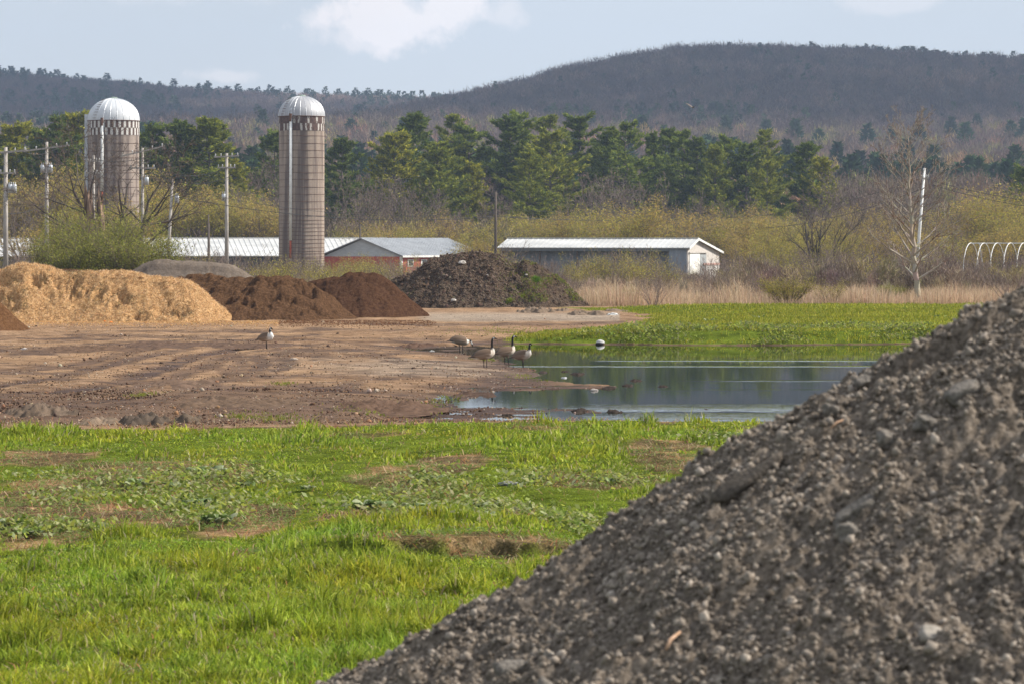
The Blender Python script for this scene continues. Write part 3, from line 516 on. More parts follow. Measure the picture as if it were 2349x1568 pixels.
def pile_mat(name, cs, scale=7, big=.8, rough=.95, bm=(.9, .12), darks=None):
    m, t, b, o = mat(name, rough, 0); n = noise_node(t, scale, 6, .7); nb = noise_node(t, big, 4, .6); nf = noise_node(t, scale*4.5, 2, .5)
    c = ramp(t, mth(t, 'ADD', mth(t, 'MULTIPLY', n.outputs[0], .6), mth(t, 'MULTIPLY', nf.outputs[0], .4)), [(.36, cs[0]), (.5, cs[1]), (.64, cs[2])])
    if darks: c = mixn(t, ramp(t, nb.outputs[0], [(darks[0], (0, 0, 0)), (darks[0]+.1, (.85, .85, .85))]), c, darks[1])
    t.links.new(c, b.inputs['Base Color']); bump(t, b, mth(t, 'ADD', n.outputs[0], nf.outputs[0]), *bm); return m
M_chip = pile_mat('wood_chips', [(.28, .145, .06), (.55, .325, .15), (.72, .48, .26)], 6, .55, darks=(.60, (.24, .14, .055)))
M_mulch = pile_mat('bark_mulch', [(.055, .029, .016), (.125, .068, .036), (.22, .125, .07)], 9)
M_mulch2 = pile_mat('dark_mulch', [(.045, .023, .014), (.095, .048, .028), (.16, .088, .05)], 9)
M_comp = pile_mat('compost', [(.09, .045, .022), (.17, .085, .04), (.26, .14, .07)], 9)
M_sand = pile_mat('grey_sand', [(.10, .078, .062), (.145, .115, .092), (.19, .155, .125)], 2.5, bm=(.4, .05))
M_soil = pile_mat('clumped_soil', [(.05, .036, .026), (.105, .075, .055), (.20, .15, .11)], 4, .45, bm=(1, .2), darks=(.62, (.13, .075, .045)))
DENTS = [(31,643,.28,.25),(50,672,.3,.3),(54,702,.3,.3),(119,672,.2,.2),(142,677,.2,.22),(183,674,.25,.28),(230,668,.42,.34),(277,666,.25,.28),(298,684,.3,.25),(270,693,.3,.22),(334,719,.3,.28),(403,709,.42,.42),(424,719,.35,.3),(100,640,.4,.25),(170,640,.5,.22),(20,690,.3,.3)]
chipP = pile('chip_pile', [(-330,700),(-250,640),(-120,612),(0,620),(40,604),(70,602),(110,611),(150,624),(190,626),(235,621),(290,623),(340,631),(385,637),(430,644),(470,668),(505,700),(545,735)], 129.3, .7, M_chip, 'long mound of pale orange wood chips at the left', 'wood chip pile', .11, Yc=132.6, holes=.07, seed=1, dents=[(a, b_, r*.75, d*1.05) for a, b_, r, d in DENTS])
pile('mulch_pile', [(90,640),(120,616),(160,617),(205,624),(260,650)], 141, .7, M_mulch, 'low strip of red brown mulch just visible behind the pale wood chips', 'mulch pile', .05, Yc=142.5, seed=2, res=.07)
pile('mulch_pile', [(330,700),(390,640),(430,632),(480,631),(540,636),(580,650),(640,690)], 135.5, .7, M_mulch, 'brown mulch mound directly behind the right end of the wood chips', 'mulch pile', .14, Yc=138.5, seed=3, holes=.2)
pile('mulch_pile', [(400,700),(450,662),(510,644),(560,640),(610,636),(670,637),(705,643),(740,664),(785,705),(830,737)], 132.0, .7, M_mulch, 'largest red brown mulch mound in the middle of the row', 'mulch pile', .17, Yc=135.6, seed=4, holes=.22, dents=[(533,691,.2,.2),(590,697,.22,.2),(695,669,.3,.22),(640,680,.2,.15),(570,660,.25,.2),(740,700,.2,.12)])
pile('mulch_pile', [(640,700),(700,650),(750,640),(790,628),(830,624),(870,631),(905,652),(950,695),(990,725)], 136.5, .7, M_mulch2, 'darker conical mulch mound at the right end of the row', 'mulch pile', .12, Yc=140, seed=5, holes=.08)
pile('mulch_pile', [(-260,720),(-160,660),(-60,665),(-10,682),(30,722),(65,752),(85,764)], 115.2, .7, M_comp, 'corner of a brown mulch pile cut off by the left frame edge', 'mulch pile', .06, Yc=118, seed=6)
pile('sand_pile', [(280,640),(310,615),(340,600),(375,594),(410,598),(470,600),(520,605),(555,618),(580,635),(610,650)], 155, .6, M_sand, 'smooth grey sand mound behind the wood chips and mulch', 'sand pile', .06, Yc=158, seed=7, res=.06)
soilP = pile('soil_pile', [(885,650),(910,640),(945,625),(985,602),(1030,584),(1090,581),(1130,583),(1150,594),(1165,604),(1185,607),(1210,602),(1240,608),(1275,634),(1310,662),(1345,692),(1360,705)], 155.5, .6, M_soil, 'big lumpy dark soil mound with green weeds on its right slope', 'soil pile', .20, Yc=161, seed=8, holes=.10)
def on_pile(P, px, py, sz=1):
    o_, X, Yg, Z = P; ix = np.argmin(np.abs(X[0]-(px-CX)/F*Yg.mean())); col_y = Yg[:, ix]; col_z = Z[:, ix]
    vy = HY+(CH-col_z)/col_y*F; j = np.argmin(np.abs(vy-py)+(col_y > Yg.mean())*50); return X[0, ix], col_y[j], col_z[j]
# clods that make the soil mound lumpy: part of the mound
def surf_samples(P, n, zmin=.1, front=True, sub=None):
    o_, X, Yg, Z = P; ok = np.argwhere((Z > zmin) & ((Yg < Yg.mean()+.4) if front else True)); q = ok[rng.integers(0, len(ok), n)]; i, j = q.T
    return X[i, j], Yg[i, j], Z[i, j]
X, Y, Zz = surf_samples(soilP, 5200); px = CX+X/Y*F; k = rng.uniform(0, 1, len(X)) < np.where(px > 1200, .3, 1); X, Y, Zz = X[k], Y[k], Zz[k]; n = len(X)
V, Fa, cc = scatter_rocks(np.stack([X, Y, Zz], -1), rng.lognormal(-3.1, .45, n).clip(.02, .14), 1, pick([(.09, .062, .044), (.12, .085, .062), (.065, .045, .034), (.15, .115, .085), (.10, .065, .045)], n, .25), ICO2, .36)
lo = soilP[0].location
add_obj('soil_clods', new_mesh('soil_clods', V-np.array(lo), Fa, [M_stone], col=cc), soilP[0], kind='stuff')
X, Y, Zz = surf_samples(soilP, 30000, .25); px = CX+X/Y*F; k = rng.uniform(0, 1, len(X)) < ss(1120, 1270, px)*ss(-.25, .2, fbm(X, Zz*2, .7, 3)) ; X, Y, Zz = X[k], Y[k], Zz[k]; n = len(X)
V, Fa, cc = blades(X, Y, Zz, rng.uniform(.04, .13, n), rng.uniform(.02, .05, n), rng.beta(2, 2, n), pick([(.2, .24, .03), (.16, .17, .05), (.3, .22, .1), (.13, .18, .03)], n))
add_obj('weed_cover', new_mesh('weed_cover', V-np.array(lo), Fa, [M_blade], col=cc), soilP[0], kind='stuff')
def tuft(P, px, py, r, h, cols, label, n=700):
    x, y, z = on_pile(P, px, py); X = rng.normal(0, r*.5, n); Yq = rng.normal(0, r*.35, n); 
    V, Fa, cc = blades(X, Yq, -.05-.3*np.abs(X)+.45*np.minimum(Yq, 0), h*rng.uniform(.4, 1, n)*np.exp(-(X/r)**2*.7), rng.uniform(.015, .03, n), rng.beta(2, 2, n), pick(cols, n))
    add_obj('grass_tuft', new_mesh('grass_tuft', V, Fa, [M_blade], col=cc), loc=(x, y-.05, z), label=label, cat='grass tuft')
tuft(soilP, 1228, 645, .34, .5, [(.12, .22, .02), (.16, .27, .02), (.09, .17, .02)], 'vivid green grass tuft high on the right side of the soil mound', 1200)
tuft(soilP, 1170, 690, .22, .3, [(.2, .25, .03), (.25, .28, .05)], 'yellow green weed tuft near the foot of the soil mound')
tuft(soilP, 1200, 678, .16, .22, [(.2, .25, .03), (.25, .28, .05)], 'tiny green tuft right of the yellow green one on the soil mound', 300)
for (px, py, s_, lb) in [(1060,600,.17,'pale angular slab near the top of the soil mound'),(1045,690,.12,'oval pale stone near the foot of the soil mound'),(1118,632,.06,'small white stone halfway up the soil mound'),(1207,632,.07,'white stone left of the vivid green tuft')]:
    x, y, z = on_pile(soilP, px, py); clod('stone', x, y-.08, z, s_, (.5, .46, .42), lb, 'stone', None, .7)
# flatter heaps of dirt between the soil mound and the meadow
for (px, py, s_, w_, lb) in [(1230,716,.55,1.6,'lumpy low dirt heap right below the soil mound'),(1290,713,.3,1.5,'small dirt heap between the two lumpy heaps'),(1350,722,.38,2.6,'long flat dirt heap at the left tip of the meadow'),(1410,715,.25,3.0,'thin line of dirt beside the white stone'),(1310,697,.4,1.7,'crumbly grey dirt heap at the right foot of the soil mound'),(1265,700,.3,2,'low dirt heap touching the foot of the soil mound')]:
    heap('dirt_heap', px, py, s_*w_*.95, s_*2.6, s_*.62, (.17, .125, .09), lb, 'dirt heap', seed=px, res=.04)
# matted straw clumps hanging on the wood chip mound, and chips spilled along its foot
X, Y, Zz = surf_samples(chipP, 26000, .02); n = len(X)
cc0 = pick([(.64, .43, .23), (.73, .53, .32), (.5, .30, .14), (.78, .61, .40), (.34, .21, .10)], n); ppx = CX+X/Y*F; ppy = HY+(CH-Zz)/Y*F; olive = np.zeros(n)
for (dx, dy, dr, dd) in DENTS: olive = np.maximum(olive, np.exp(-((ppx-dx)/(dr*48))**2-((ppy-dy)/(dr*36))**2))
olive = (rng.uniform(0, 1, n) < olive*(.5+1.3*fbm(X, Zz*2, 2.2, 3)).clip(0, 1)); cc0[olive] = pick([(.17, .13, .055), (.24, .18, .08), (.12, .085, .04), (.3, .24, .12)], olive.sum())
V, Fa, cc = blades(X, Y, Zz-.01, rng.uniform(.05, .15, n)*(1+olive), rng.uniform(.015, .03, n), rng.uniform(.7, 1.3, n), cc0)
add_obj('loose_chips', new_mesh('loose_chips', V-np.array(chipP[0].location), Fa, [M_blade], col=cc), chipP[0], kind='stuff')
n = 9000; px = rng.uniform(-150, 1000, n); py = 737+np.abs(rng.normal(0, 6, n)); Y = F*CH/(py-HY); X = (px-CX)/F*Y
V, Fa, cc = blades(X, Y, ground_z(X, Y)+.01, rng.uniform(.05, .13, n), rng.uniform(.02, .04, n), rng.uniform(1, 1.3, n), np.where((px < 640)[:, None], pick([(.66, .42, .2), (.5, .28, .11)], n), pick([(.2, .09, .04), (.12, .06, .03)], n)))
add_obj('spilled_chips', new_mesh('spilled_chips', V, Fa, [M_blade], col=cc), kind='stuff', label='chips spilled along the foot of the piles', cat='wood chips')
for (px, py), lb in zip([(112,728),(240,731),(255,733)], ['leftmost orange scrap at the foot of the wood chips', 'middle orange scrap at the foot of the wood chips', 'rightmost orange scrap at the foot of the wood chips']):
    X, Y, _ = Pz(px, py+8); clod('pumpkin_scrap', X, Y-.1, gz(X, Y), .07, (.75, .2, .03), lb, 'scrap', 'orange scraps at the foot of the wood chips', .8)

# ------------------------------------------------------------ near gravel pile
ax_, ay_, az_, sl_ = pileA
gr_y = np.concatenate([np.arange(6.9, 10.2, .08), np.arange(10.2, 16.6, .0115), np.arange(16.6, 23.2, .1)]); gr_x = np.concatenate([np.arange(-3.6, -1.1, .06), np.arange(-1.1, 3.1, .0115), np.arange(3.1, 12.6, .09)])
GX, GY = np.meshgrid(gr_x, gr_y)
def pile_z(X, Y):
    r = np.hypot(X-ax_, Y-ay_); th = np.arctan2(Y-ay_, X-ax_)
    z = az_-sl_*(np.sqrt(r*r+.09)-.3)
    z = z-.27+.12*np.exp(-((X-1.15)/.5)**2-((Y-15)/1.6)**2)
    z = z+.13*fbm(th*4+3, r*.35, 1.6, 3)+.055*fbm(X, Y, 1.1, 3)+.035*fbm(X+7, Y, 4.5, 3)
    z = z+.075*np.abs(fbm(X, Y+40, 5, 3, .6))+.026*fbm(X, Y-9, 20, 3, .6)
    return z
GZ = np.maximum(pile_z(GX, GY), -.15); nr, nc = GX.shape; idx = np.arange(nr*nc).reshape(nr, nc); kf = (GZ[:-1, :-1] > -.14) | (GZ[1:, 1:] > -.14)
Fq = np.stack([idx[:-1, :-1], idx[:-1, 1:], idx[1:, 1:], idx[1:, :-1]], -1)[kf]
m, t, b, o = mat('gravel_dirt', .9, .02); n1 = noise_node(t, 30, 5, .7); n2 = noise_node(t, 2.5, 4, .6)
c = ramp(t, n1.outputs[0], [(.32, (.045, .037, .030)), (.5, (.14, .117, .095)), (.68, (.28, .238, .196))]); c = mixn(t, .6, c, ramp(t, n2.outputs[0], [(.3, (.6, .6, .62)), (.7, (1.35, 1.3, 1.25))]), 'MULTIPLY')
t.links.new(c, b.inputs['Base Color']); bump(t, b, n1.outputs[0], .8, .02)
me = new_mesh('gravel_pile', np.stack([GX.ravel()-ax_, GY.ravel()-ay_, GZ.ravel()], -1), Fq, [m], smooth=True)
gp = add_obj('gravel_pile', me, loc=(ax_, ay_, 0), label='dark grey gravel heap rising from the lower middle to the right edge', cat='gravel pile')
def pile_pts(n, x0=-1.1, x1=3.0, y0=10.2, y1=16.3): 
    X = rng.uniform(x0, x1, n); Y = rng.uniform(y0, y1, n); return X, Y, pile_z(X, Y)
X, Y, Zz = pile_pts(88000); k = rng.uniform(0, 1, len(X)) < (.62+1.0*fbm(X, Y, 2.2, 3)).clip(.12, 1); X, Y, Zz = X[k], Y[k], Zz[k]; n = len(X); s_ = rng.lognormal(-4.75, .5, n).clip(.004, .034)
cols = [(.225, .19, .157)]*6+[(.27, .229, .19)]*5+[(.14, .117, .096)]*6+[(.32, .275, .232)]*2
def pickg(cols, n, j=.2): return np.array(cols)[rng.integers(0, len(cols), n)]*rng.uniform(1-j, 1+j, (n, 1))
V, Fa, cc = scatter_rocks(np.stack([X-ax_, Y-ay_, Zz+.35*s_], -1), s_, 1, pickg(cols, n, .22), rough=.5)
add_obj('gravel', new_mesh('gravel', V, Fa, [M_stone], col=cc), gp, kind='stuff')
X, Y, Zz = pile_pts(4200); n = len(X); s_ = rng.lognormal(-4.0, .33, n).clip(.011, .045)
V, Fa, cc = scatter_rocks(np.stack([X-ax_, Y-ay_, Zz+.2*s_], -1), s_, 1, pickg(cols, n, .2), (ICO, ICF), .42)
add_obj('pebbles', new_mesh('pebbles', V, Fa, [M_stone], col=cc), gp, kind='stuff')
def pile_hit(px, py):                               # where the ray through a photo position meets the heap
    Y = np.linspace(9, 16, 3000); X = (px-CX)/F*Y; z = CH-(py-HY)/F*Y; hit_ = z < pile_z(X, Y); k = np.argmax(hit_) if hit_.any() else len(Y)-1; return X[k], Y[k], z[k]
M_clod = noisy('clay_clod', (.11, .097, .084), (.25, .222, .192), 45, bmp=(1, .02))
def chunk(name, px, py, dims, rot, label, cat, m=M_clod, seed=1, sharp=.12):
    x, y, z = pile_hit(px, py); r = np.random.default_rng(seed); V0, F0 = ICO3; V = np.clip(V0, -.72, .72)/.72; d = r.normal(size=(8, 3)); ph = r.uniform(0, 6, 8)
    q = sum(np.sin((V0@d[i])*(1.6+i)+ph[i])/(1+i*.6) for i in range(8)); V = V*(1+sharp*q[:, None])*np.array(dims)
    o = add_obj(name, new_mesh(name, V, F0, [m], smooth=False), loc=(x, y, z), label=label, cat=cat); o.rotation_euler = rot; return o
chunk('clay_slab', 1715, 1106, (.165, .05, .035), (R(25), R(-31), R(8)), 'long dark slab of clay lying on the upper left of the gravel heap', 'clay slab', noisy('dark_clay', (.055, .045, .037), (.13, .108, .088), 45, bmp=(1, .02)), seed=3, sharp=.10)
chunk('rock', 2125, 968, (.045, .04, .032), (.2, .1, .4), 'rounded grey rock sitting on the upper part of the gravel heap', 'rock', seed=4)
chunk('rock', 2035, 1010, (.045, .035, .035), (.2, .5, .4), 'grey chunk left of the rounded rock on the gravel heap', 'rock', seed=5)
chunk('rock', 1950, 1225, (.05, .04, .04), (.6, .2, .9), 'angular grey rock in the middle of the gravel heap', 'rock', seed=6)
chunk('rock', 1255, 1590, (.055, .04, .045), (.1, .5, .2), 'grey blocky rock at the bottom edge of the gravel heap', 'rock', seed=7)
chunk('rock', 1175, 1540, (.07, .05, .05), (.3, -.2, .2), 'blunt dark grey rock at the bottom edge, right of the heap toe', 'rock', seed=17)
M_pale = noisy('pale_stone', (.22, .20, .17), (.36, .32, .28), 30, bmp=(.8, .01))
chunk('rock', 1335, 1600, (.03, .025, .02), (.1, .5, .2), 'pale cream stone near the bottom of the gravel heap', 'rock', M_pale, 8)
chunk('rock', 1258, 1503, (.024, .02, .018), (.1, .2, .2), 'small cream stone in the lower left of the gravel heap', 'rock', M_pale, 9)
chunk('rock', 1905, 940, (.03, .026, .024), (.1, .2, .2), 'dark rock standing out on the outline of the gravel heap', 'rock', M_clod, 10)
chunk('rock', 2145, 1462, (.06, .045, .03), (.5, .2, .2), 'flat tan rock low on the right side of the gravel heap', 'rock', M_pale, 11)
chunk('rock', 2212, 905, (.07, .05, .04), (.2, -.4, .2), 'dark flat rock high on the right side of the gravel heap', 'rock', M_clod, 12)
chunk('clay_slab', 1960, 1175, (.10, .04, .03), (.2, R(-33), .1), 'short dark slab half buried in the middle of the gravel heap', 'clay slab', M_clod, 13, .07)
chunk('rock', 1985, 880, (.04, .035, .03), (.4, -.2, .2), 'grey rock just inside the upper outline of the gravel heap', 'rock', M_clod, 14)
M_stick = noisy('peeled_stick', (.42, .26, .16), (.6, .4, .28), 30)
for (pa, pb, rr_, lb) in [((1528,1492),(1560,1452),.0075,'short curved orange brown stick low on the gravel heap'),((1905,985),(1945,962),.004,'thin brown stick high on the gravel heap')]:
    a_ = np.array(pile_hit(*pa))+[0, -.02, .01]; b_ = np.array(pile_hit(*pb))+[0, -.02, .01]; md = (a_+b_)/2+[-.012, 0, .004]; V, Fq = tube_arr([a_-a_, md-a_, b_-a_], [rr_, rr_*1.1, rr_*.7], 8)
    add_obj('stick', new_mesh('stick', V, Fq, [M_stick], smooth=True), loc=a_, label=lb, cat='stick')

# ------------------------------------------------------------ burdock plants in the near bank
def burdock(n_leaf, size, seed):
    r = np.random.default_rng(seed); Vs, Fs, Cs = [], [], []; base = 0
    for i in range(n_leaf):
        a = i*2.4+r.uniform(-.9, .9); Lf = size*r.uniform(.45, .95); w = Lf*r.uniform(.42, .68); ox, oy = r.normal(0, size*.30, 2); up = r.uniform(.45, 1.25); u = np.linspace(0, 1, 7); v = np.linspace(-1, 1, 7); U, Vv = np.meshgrid(u, v, indexing='ij')
        wid = w/2*(np.sin(np.pi*np.clip(U*.9+.12, 0, 1))**.6)*(1+.10*np.sin(U*22+Vv*3)*np.abs(Vv)); rad = .08*size+U*Lf*math.cos(up*.8); hz = .05*size+U*Lf*math.sin(up)-U**2*Lf*.55*math.sin(up)-.12*w*Vv**2+.05*Lf*np.sin(U*12+Vv*4+i)*np.abs(Vv)
        ca, sa = math.cos(a), math.sin(a); tw = r.uniform(-.7, .7); hz = hz+Vv*wid*math.sin(tw)*.7; wid = wid*math.cos(tw); X = ox+rad*ca-Vv*wid*sa; Y = oy+rad*sa+Vv*wid*ca; Vs.append(np.stack([X, Y, hz], -1).reshape(-1, 3)); id_ = np.arange(49).reshape(7, 7)+base
        Fs.append(np.stack([id_[:-1, :-1], id_[1:, :-1], id_[1:, 1:], id_[:-1, 1:]], -1).reshape(-1, 4)); base += 49
        c = np.array([(.18, .25, .07), (.12, .18, .04), (.26, .31, .15), (.28, .32, .06), (.10, .15, .03), (.33, .36, .20)][r.integers(0, 6)])*r.uniform(.8, 1.2); Cs.append(np.repeat(c[None], 49, 0)*(1-.12*np.exp(-(Vv.ravel()/.12)**2))[:, None]*0+np.repeat(c[None], 49, 0))
    return np.concatenate(Vs), np.concatenate(Fs), np.concatenate(Cs)
M_burd = attr_mat('burdock_leaf', .5, .35, .3, 18, .3)
BD = [(475,1095,.26,9,'largest burdock clump at the upper left of the bank'),(455,1160,.2,8,'burdock clump in the middle of the left patch'),(500,1205,.21,8,'lowest burdock clump of the left patch, beside bare chips'),(405,1120,.17,6,'burdock with pale leaves left of the largest clump'),(320,1118,.17,6,'small burdock left of the pale leaved one'),(560,1118,.12,5,'flat burdock right of the largest clump'),
      (1000,1115,.2,8,'burdock clump left of the flat grey stone'),(845,1180,.22,9,'wide burdock at the left of the middle row'),(965,1180,.22,9,'burdock in the centre of the middle row'),(1000,1212,.2,8,'lowest burdock of the middle row, in front'),(1090,1178,.2,7,'burdock at the right of the middle row'),(1215,1112,.13,5,'small wilted burdock right of the flat grey stone'),
      (1390,1115,.15,6,'dark burdock near the edge of the gravel heap'),(10,1215,.22,8,'burdock cut off by the left edge of the photo'),(60,1228,.17,6,'burdock with curled leaves near the left edge'),(215,1215,.15,6,'pale burdock beside red brown chips at the left'),(120,1085,.12,5,'small burdock at the upper left beside dark soil'),(1680,1025,.14,6,'burdock high on the bank near the upper outline of the gravel heap'),(1130,1215,.13,5,'small burdock right of the lowest one'),(700,1130,.12,5,'small burdock between the left patch and the middle row'),(1340,1215,.13,7,'leafy green weed touching the outline of the gravel heap')]
for i, (px, py, s_, nl, lb) in enumerate(BD):
    X, Y, _ = Pz(px, py); V, Fq, cc = burdock(int(nl*2.4)+8, s_*1.25, 40+i); V[:, 2] += .03; add_obj('burdock', new_mesh('burdock', V, Fq, [M_burd], smooth=True, col=cc), loc=(X, Y, gz(X, Y)), label=lb, cat='burdock', group='burdock plants on the near bank')
for (px, py), lb in zip([(1630,732),(1740,729),(2150,728),(1330,765),(1390,757)], ['leftmost dark broad-leaved plant in the upper part of the far meadow', 'darkest broad-leaved plant in the middle of the far meadow', 'broad-leaved plant on the far meadow below the large bare tree', 'broad-leaved plant on the far bank up left of the white boulder', 'broad-leaved plant directly above the white boulder']):
    X, Y, _ = Pz(px, py, .28); V, Fq, cc = burdock(8, .3, px); add_obj('burdock', new_mesh('burdock', V, Fq, [M_burd], smooth=True, col=cc*.8), loc=(X, Y, gz(X, Y)), label=lb, cat='burdock', group='broad-leaved plants on the far meadow')

# ------------------------------------------------------------ silos
def lathe(prof, n=48):
    P = np.array(prof, float); a = np.arange(n)*2*math.pi/n; V = np.stack([P[:, None, 0]*np.cos(a), P[:, None, 0]*np.sin(a), np.repeat(P[:, 1:2], n, 1)], -1).reshape(-1, 3)
    k = len(P); i = np.arange(k-1)[:, None]*n; j = np.arange(n)[None]; j2 = (j+1) % n; return V, np.stack([i+j, i+j2, i+n+j2, i+n+j], -1).reshape(-1, 4)
def stave_mat(name, tint):
    m, t, b, o = mat(name, .9, .15); tc = t.nodes.new('ShaderNodeTexCoord'); sx = t.nodes.new('ShaderNodeSeparateXYZ'); t.links.new(tc.outputs['Object'], sx.inputs[0])
    an = mth(t, 'MULTIPLY', mth(t, 'ARCTAN2', sx.outputs[1], sx.outputs[0]), 60/(2*math.pi)); fr = mth(t, 'FRACT', an); vline = mth(t, 'LESS_THAN', fr, .10); cell = mth(t, 'FLOOR', an)
    zz = mth(t, 'DIVIDE', mth(t, 'ADD', sx.outputs[2], mth(t, 'MULTIPLY', mth(t, 'MODULO', cell, 2.0), .38)), .76); hl = mth(t, 'LESS_THAN', mth(t, 'FRACT', zz), .06)
    wn = t.nodes.new('ShaderNodeTexWhiteNoise'); wn.noise_dimensions = '2D'; cb = t.nodes.new('ShaderNodeCombineXYZ'); t.links.new(cell, cb.inputs[0]); t.links.new(mth(t, 'FLOOR', zz), cb.inputs[1]); t.links.new(cb.outputs[0], wn.inputs['Vector'])
    c = ramp(t, wn.outputs[0], [(0, tuple(.93*v for v in tint)), (1, tuple(1.06*v for v in tint))])
    st = noise_node(t, 1.0, 4, .65, sc3=(1.5, 1.5, .06)); c = mixn(t, ramp(t, st.outputs[0], [(.44, (0, 0, 0)), (.60, (.8, .8, .8))]), c, (.10, .075, .068))   # rain streaks
    c = mixn(t, mth(t, 'MULTIPLY', mth(t, 'MAXIMUM', vline, hl), .28), c, (.10, .075, .065)); t.links.new(c, b.inputs['Base Color']); bump(t, b, st.outputs[0], .2, .02); return m
M_hoop = noisy('rusty_hoop', (.09, .045, .03), (.16, .09, .06), 3, .7, .3)
M_rust = noisy('rust_red', (.085, .058, .05), (.15, .095, .08), 4)
M_chk = noisy('chipped_white', (.17, .135, .12), (.50, .475, .44), 2.2, lo=.42, hi=.5, sc3=(3, 3, 1))
M_chk2 = noisy('checker_white', (.36, .33, .31), (.60, .585, .56), 2.2, lo=.33, hi=.45, sc3=(3, 3, 1))
def silo(px, base_y, Y, rim_y, top_y, rad, label, tint, dome_c, pipe_px, pipe_end, red_from, chk, side_chute):
    s = Y/F; x = (px-CX)*s; z0 = gz(x, Y)-.3; zr = CH-(rim_y-HY)*s; zt = CH-(top_y-HY)*s; S = thing('silo', label, 'silo', (x, Y, z0)); H = zr-z0; hd = zt-zr
    V, Fq = lathe([(rad, 0), (rad, H-1.56)], 72); add_obj('wall', new_mesh('wall', V, Fq, [stave_mat('staves', tint)], smooth=True), S)
    mb = MB(); n = 60                                 # two rows of alternating painted staves under the rim
    for row in range(2):
        for i in range(n):
            a0, a1 = (i+.04)*2*math.pi/n, (i+.96)*2*math.pi/n; za, zb = H-1.56+row*.78, H-.8+row*.78; r0, r1 = rad+.01, rad+.035
            P = [(r*math.cos(a), r*math.sin(a), z) for z in (za, zb) for r, a in ((r0, a0), (r1, a0), (r1, a1), (r0, a1))]
            mb.add(P, [(0,1,2,3), (4,7,6,5), (0,4,5,1), (1,5,6,2), (2,6,7,3)], int((i+row) % 2) if chk is M_chk2 or random.random() > .38 else 0)
    V, Fq = lathe([(rad, H-1.56), (rad, H)], 72); mb.add(V, Fq.tolist(), 2); mb.build('checker_band', [M_rust, chk, M_rust], S)
    hoop = None; z = .25; hz = []
    while z < H-1.7: hz.append(z); z += .26 if z < 3.6 else (.42 if z < 7 else .78)
    for q in hz:
        if hoop is None:
            V, Fq = lathe([(rad+.002, -.022), (rad+.035, -.012), (rad+.035, .012), (rad+.002, .022)], 72); hoop = new_mesh('hoop', V, Fq, [M_hoop], smooth=True)
        ho = add_obj('hoop', hoop, S, (0, 0, q+random.uniform(-.04, .04))); ho.rotation_euler = (random.gauss(0, .006), random.gauss(0, .006), 0)
    u = np.linspace(0, 1, 15); prof = [((rad+.06)*math.cos(q*math.pi/2*.985), H+hd*math.sin(q*math.pi/2)) for q in u]
    m, t, b, o = mat('dome_sheet', .38, .5); b.inputs['Metallic'].default_value = .05 if dome_c[0] > .5 else .3; b.inputs['Roughness'].default_value = .62; nn = noise_node(t, 1.5, 4, .6); t.links.new(ramp(t, nn.outputs[0], [(.3, tuple(v*.85 for v in dome_c)), (.7, dome_c)]), b.inputs['Base Color'])
    V, Fq = lathe(prof, 60); D = add_obj('dome', new_mesh('dome', V, Fq, [m], smooth=True), S)
    mb = MB(); 
    for i in range(24):
        a = i*2*math.pi/24; mb.tube([(r*math.cos(a), r*math.sin(a), z+.0) for r, z in prof[:-1]], .028, 4)
    mb.build('seams', M_steel, D); 
    V, Fq = lathe([(.45, H+hd-.03), (.42, H+hd+.08), (.1, H+hd+.14), (.001, H+hd+.15)], 20); add_obj('cap', new_mesh('cap', V, Fq, [noisy('cap_green', (.2, .26, .22), (.32, .38, .33), 3)], smooth=True), D)
    V, Fq = lathe([(rad+.0, H-.05), (rad+.09, H-.05), (rad+.09, H+.03), (rad, H+.04)], 72); add_obj('rim', new_mesh('rim', V, Fq, [M_hoop], smooth=True), S)
    xo = (pipe_px-px)*s; yo = -math.sqrt(rad**2-xo**2)-.2; zb = CH-(pipe_end-HY)*s-z0; zred = CH-(red_from-HY)*s-z0
    mb = MB(); mb.tube([(xo, yo, zred), (xo+.03, yo, H-.35)], .155, 14); P = mb.build('fill_pipe', M_white, S, True)
    mb = MB(); mb.tube([(xo, yo, zb), (xo, yo, zred)], .11, 12, 0); mb.build('red_pipe', noisy('red_rust', (.3, .06, .03), (.45, .12, .06), 3), S, True)
    mb = MB()
    for q in np.arange(zred+1.4, H-1, 3.1): mb = MB(); mb.box((xo-.28, yo-.02, q), (xo+.28, yo+.24, q+.06)); mb.build('pipe_bracket', M_hoop, S)
    mb = MB(); mb.tube([(xo+.03, yo, H-.4), (xo+.05, yo+.05, H+.1), (xo+.1, yo+.35, H+.7), (xo+.2, yo+.95, H+hd*.62)], [.15, .15, .14, .1], 10); mb.build('gooseneck', M_steel, S, True)
    mb = MB(); mb.tube([(xo-.02, yo-.05, H-.6), (xo, yo-.05, H+.25)], .17, 8); mb.build('collar', M_hoop, S)
    mb = MB(); xl = xo-.95                            # ladder rungs up the dome
    for k in range(9):
        q = .06+k*.085; r = (rad+.1)*math.cos(q*math.pi/2)**.92; yy = -math.sqrt(max(r*r-(xl*(1-q*.6))**2, .01)); xx = xl*(1-q*.6); zz = H+hd*math.sin(q*math.pi/2); mb = MB(); mb.box((xx-.2, yy-.04, zz), (xx+.2, yy+.02, zz+.04)); mb.build('rung', M_hoop, S)
    if side_chute:
        mb = MB(); mb.box((-rad-.32, -.45, .4), (-rad+.02, .45, H+.7)); mb.build('chute', noisy('chute_sheet', (.42, .45, .5), (.6, .63, .66), 2), S)
    return S
silo(692, 605, 337, 268, 221, 2.45, 'tall slim silo with grey domed roof in the middle of the left half', (.36, .29, .235), (.40, .40, .42), 670, 592, 552, M_chk, False)
silo(260.5, 520, 337, 278, 226, 2.75, 'wider silo with bright white dome behind the bare tree at the left', (.34, .28, .24), (.60, .62, .65), 242, 560, 440, M_chk2, True)

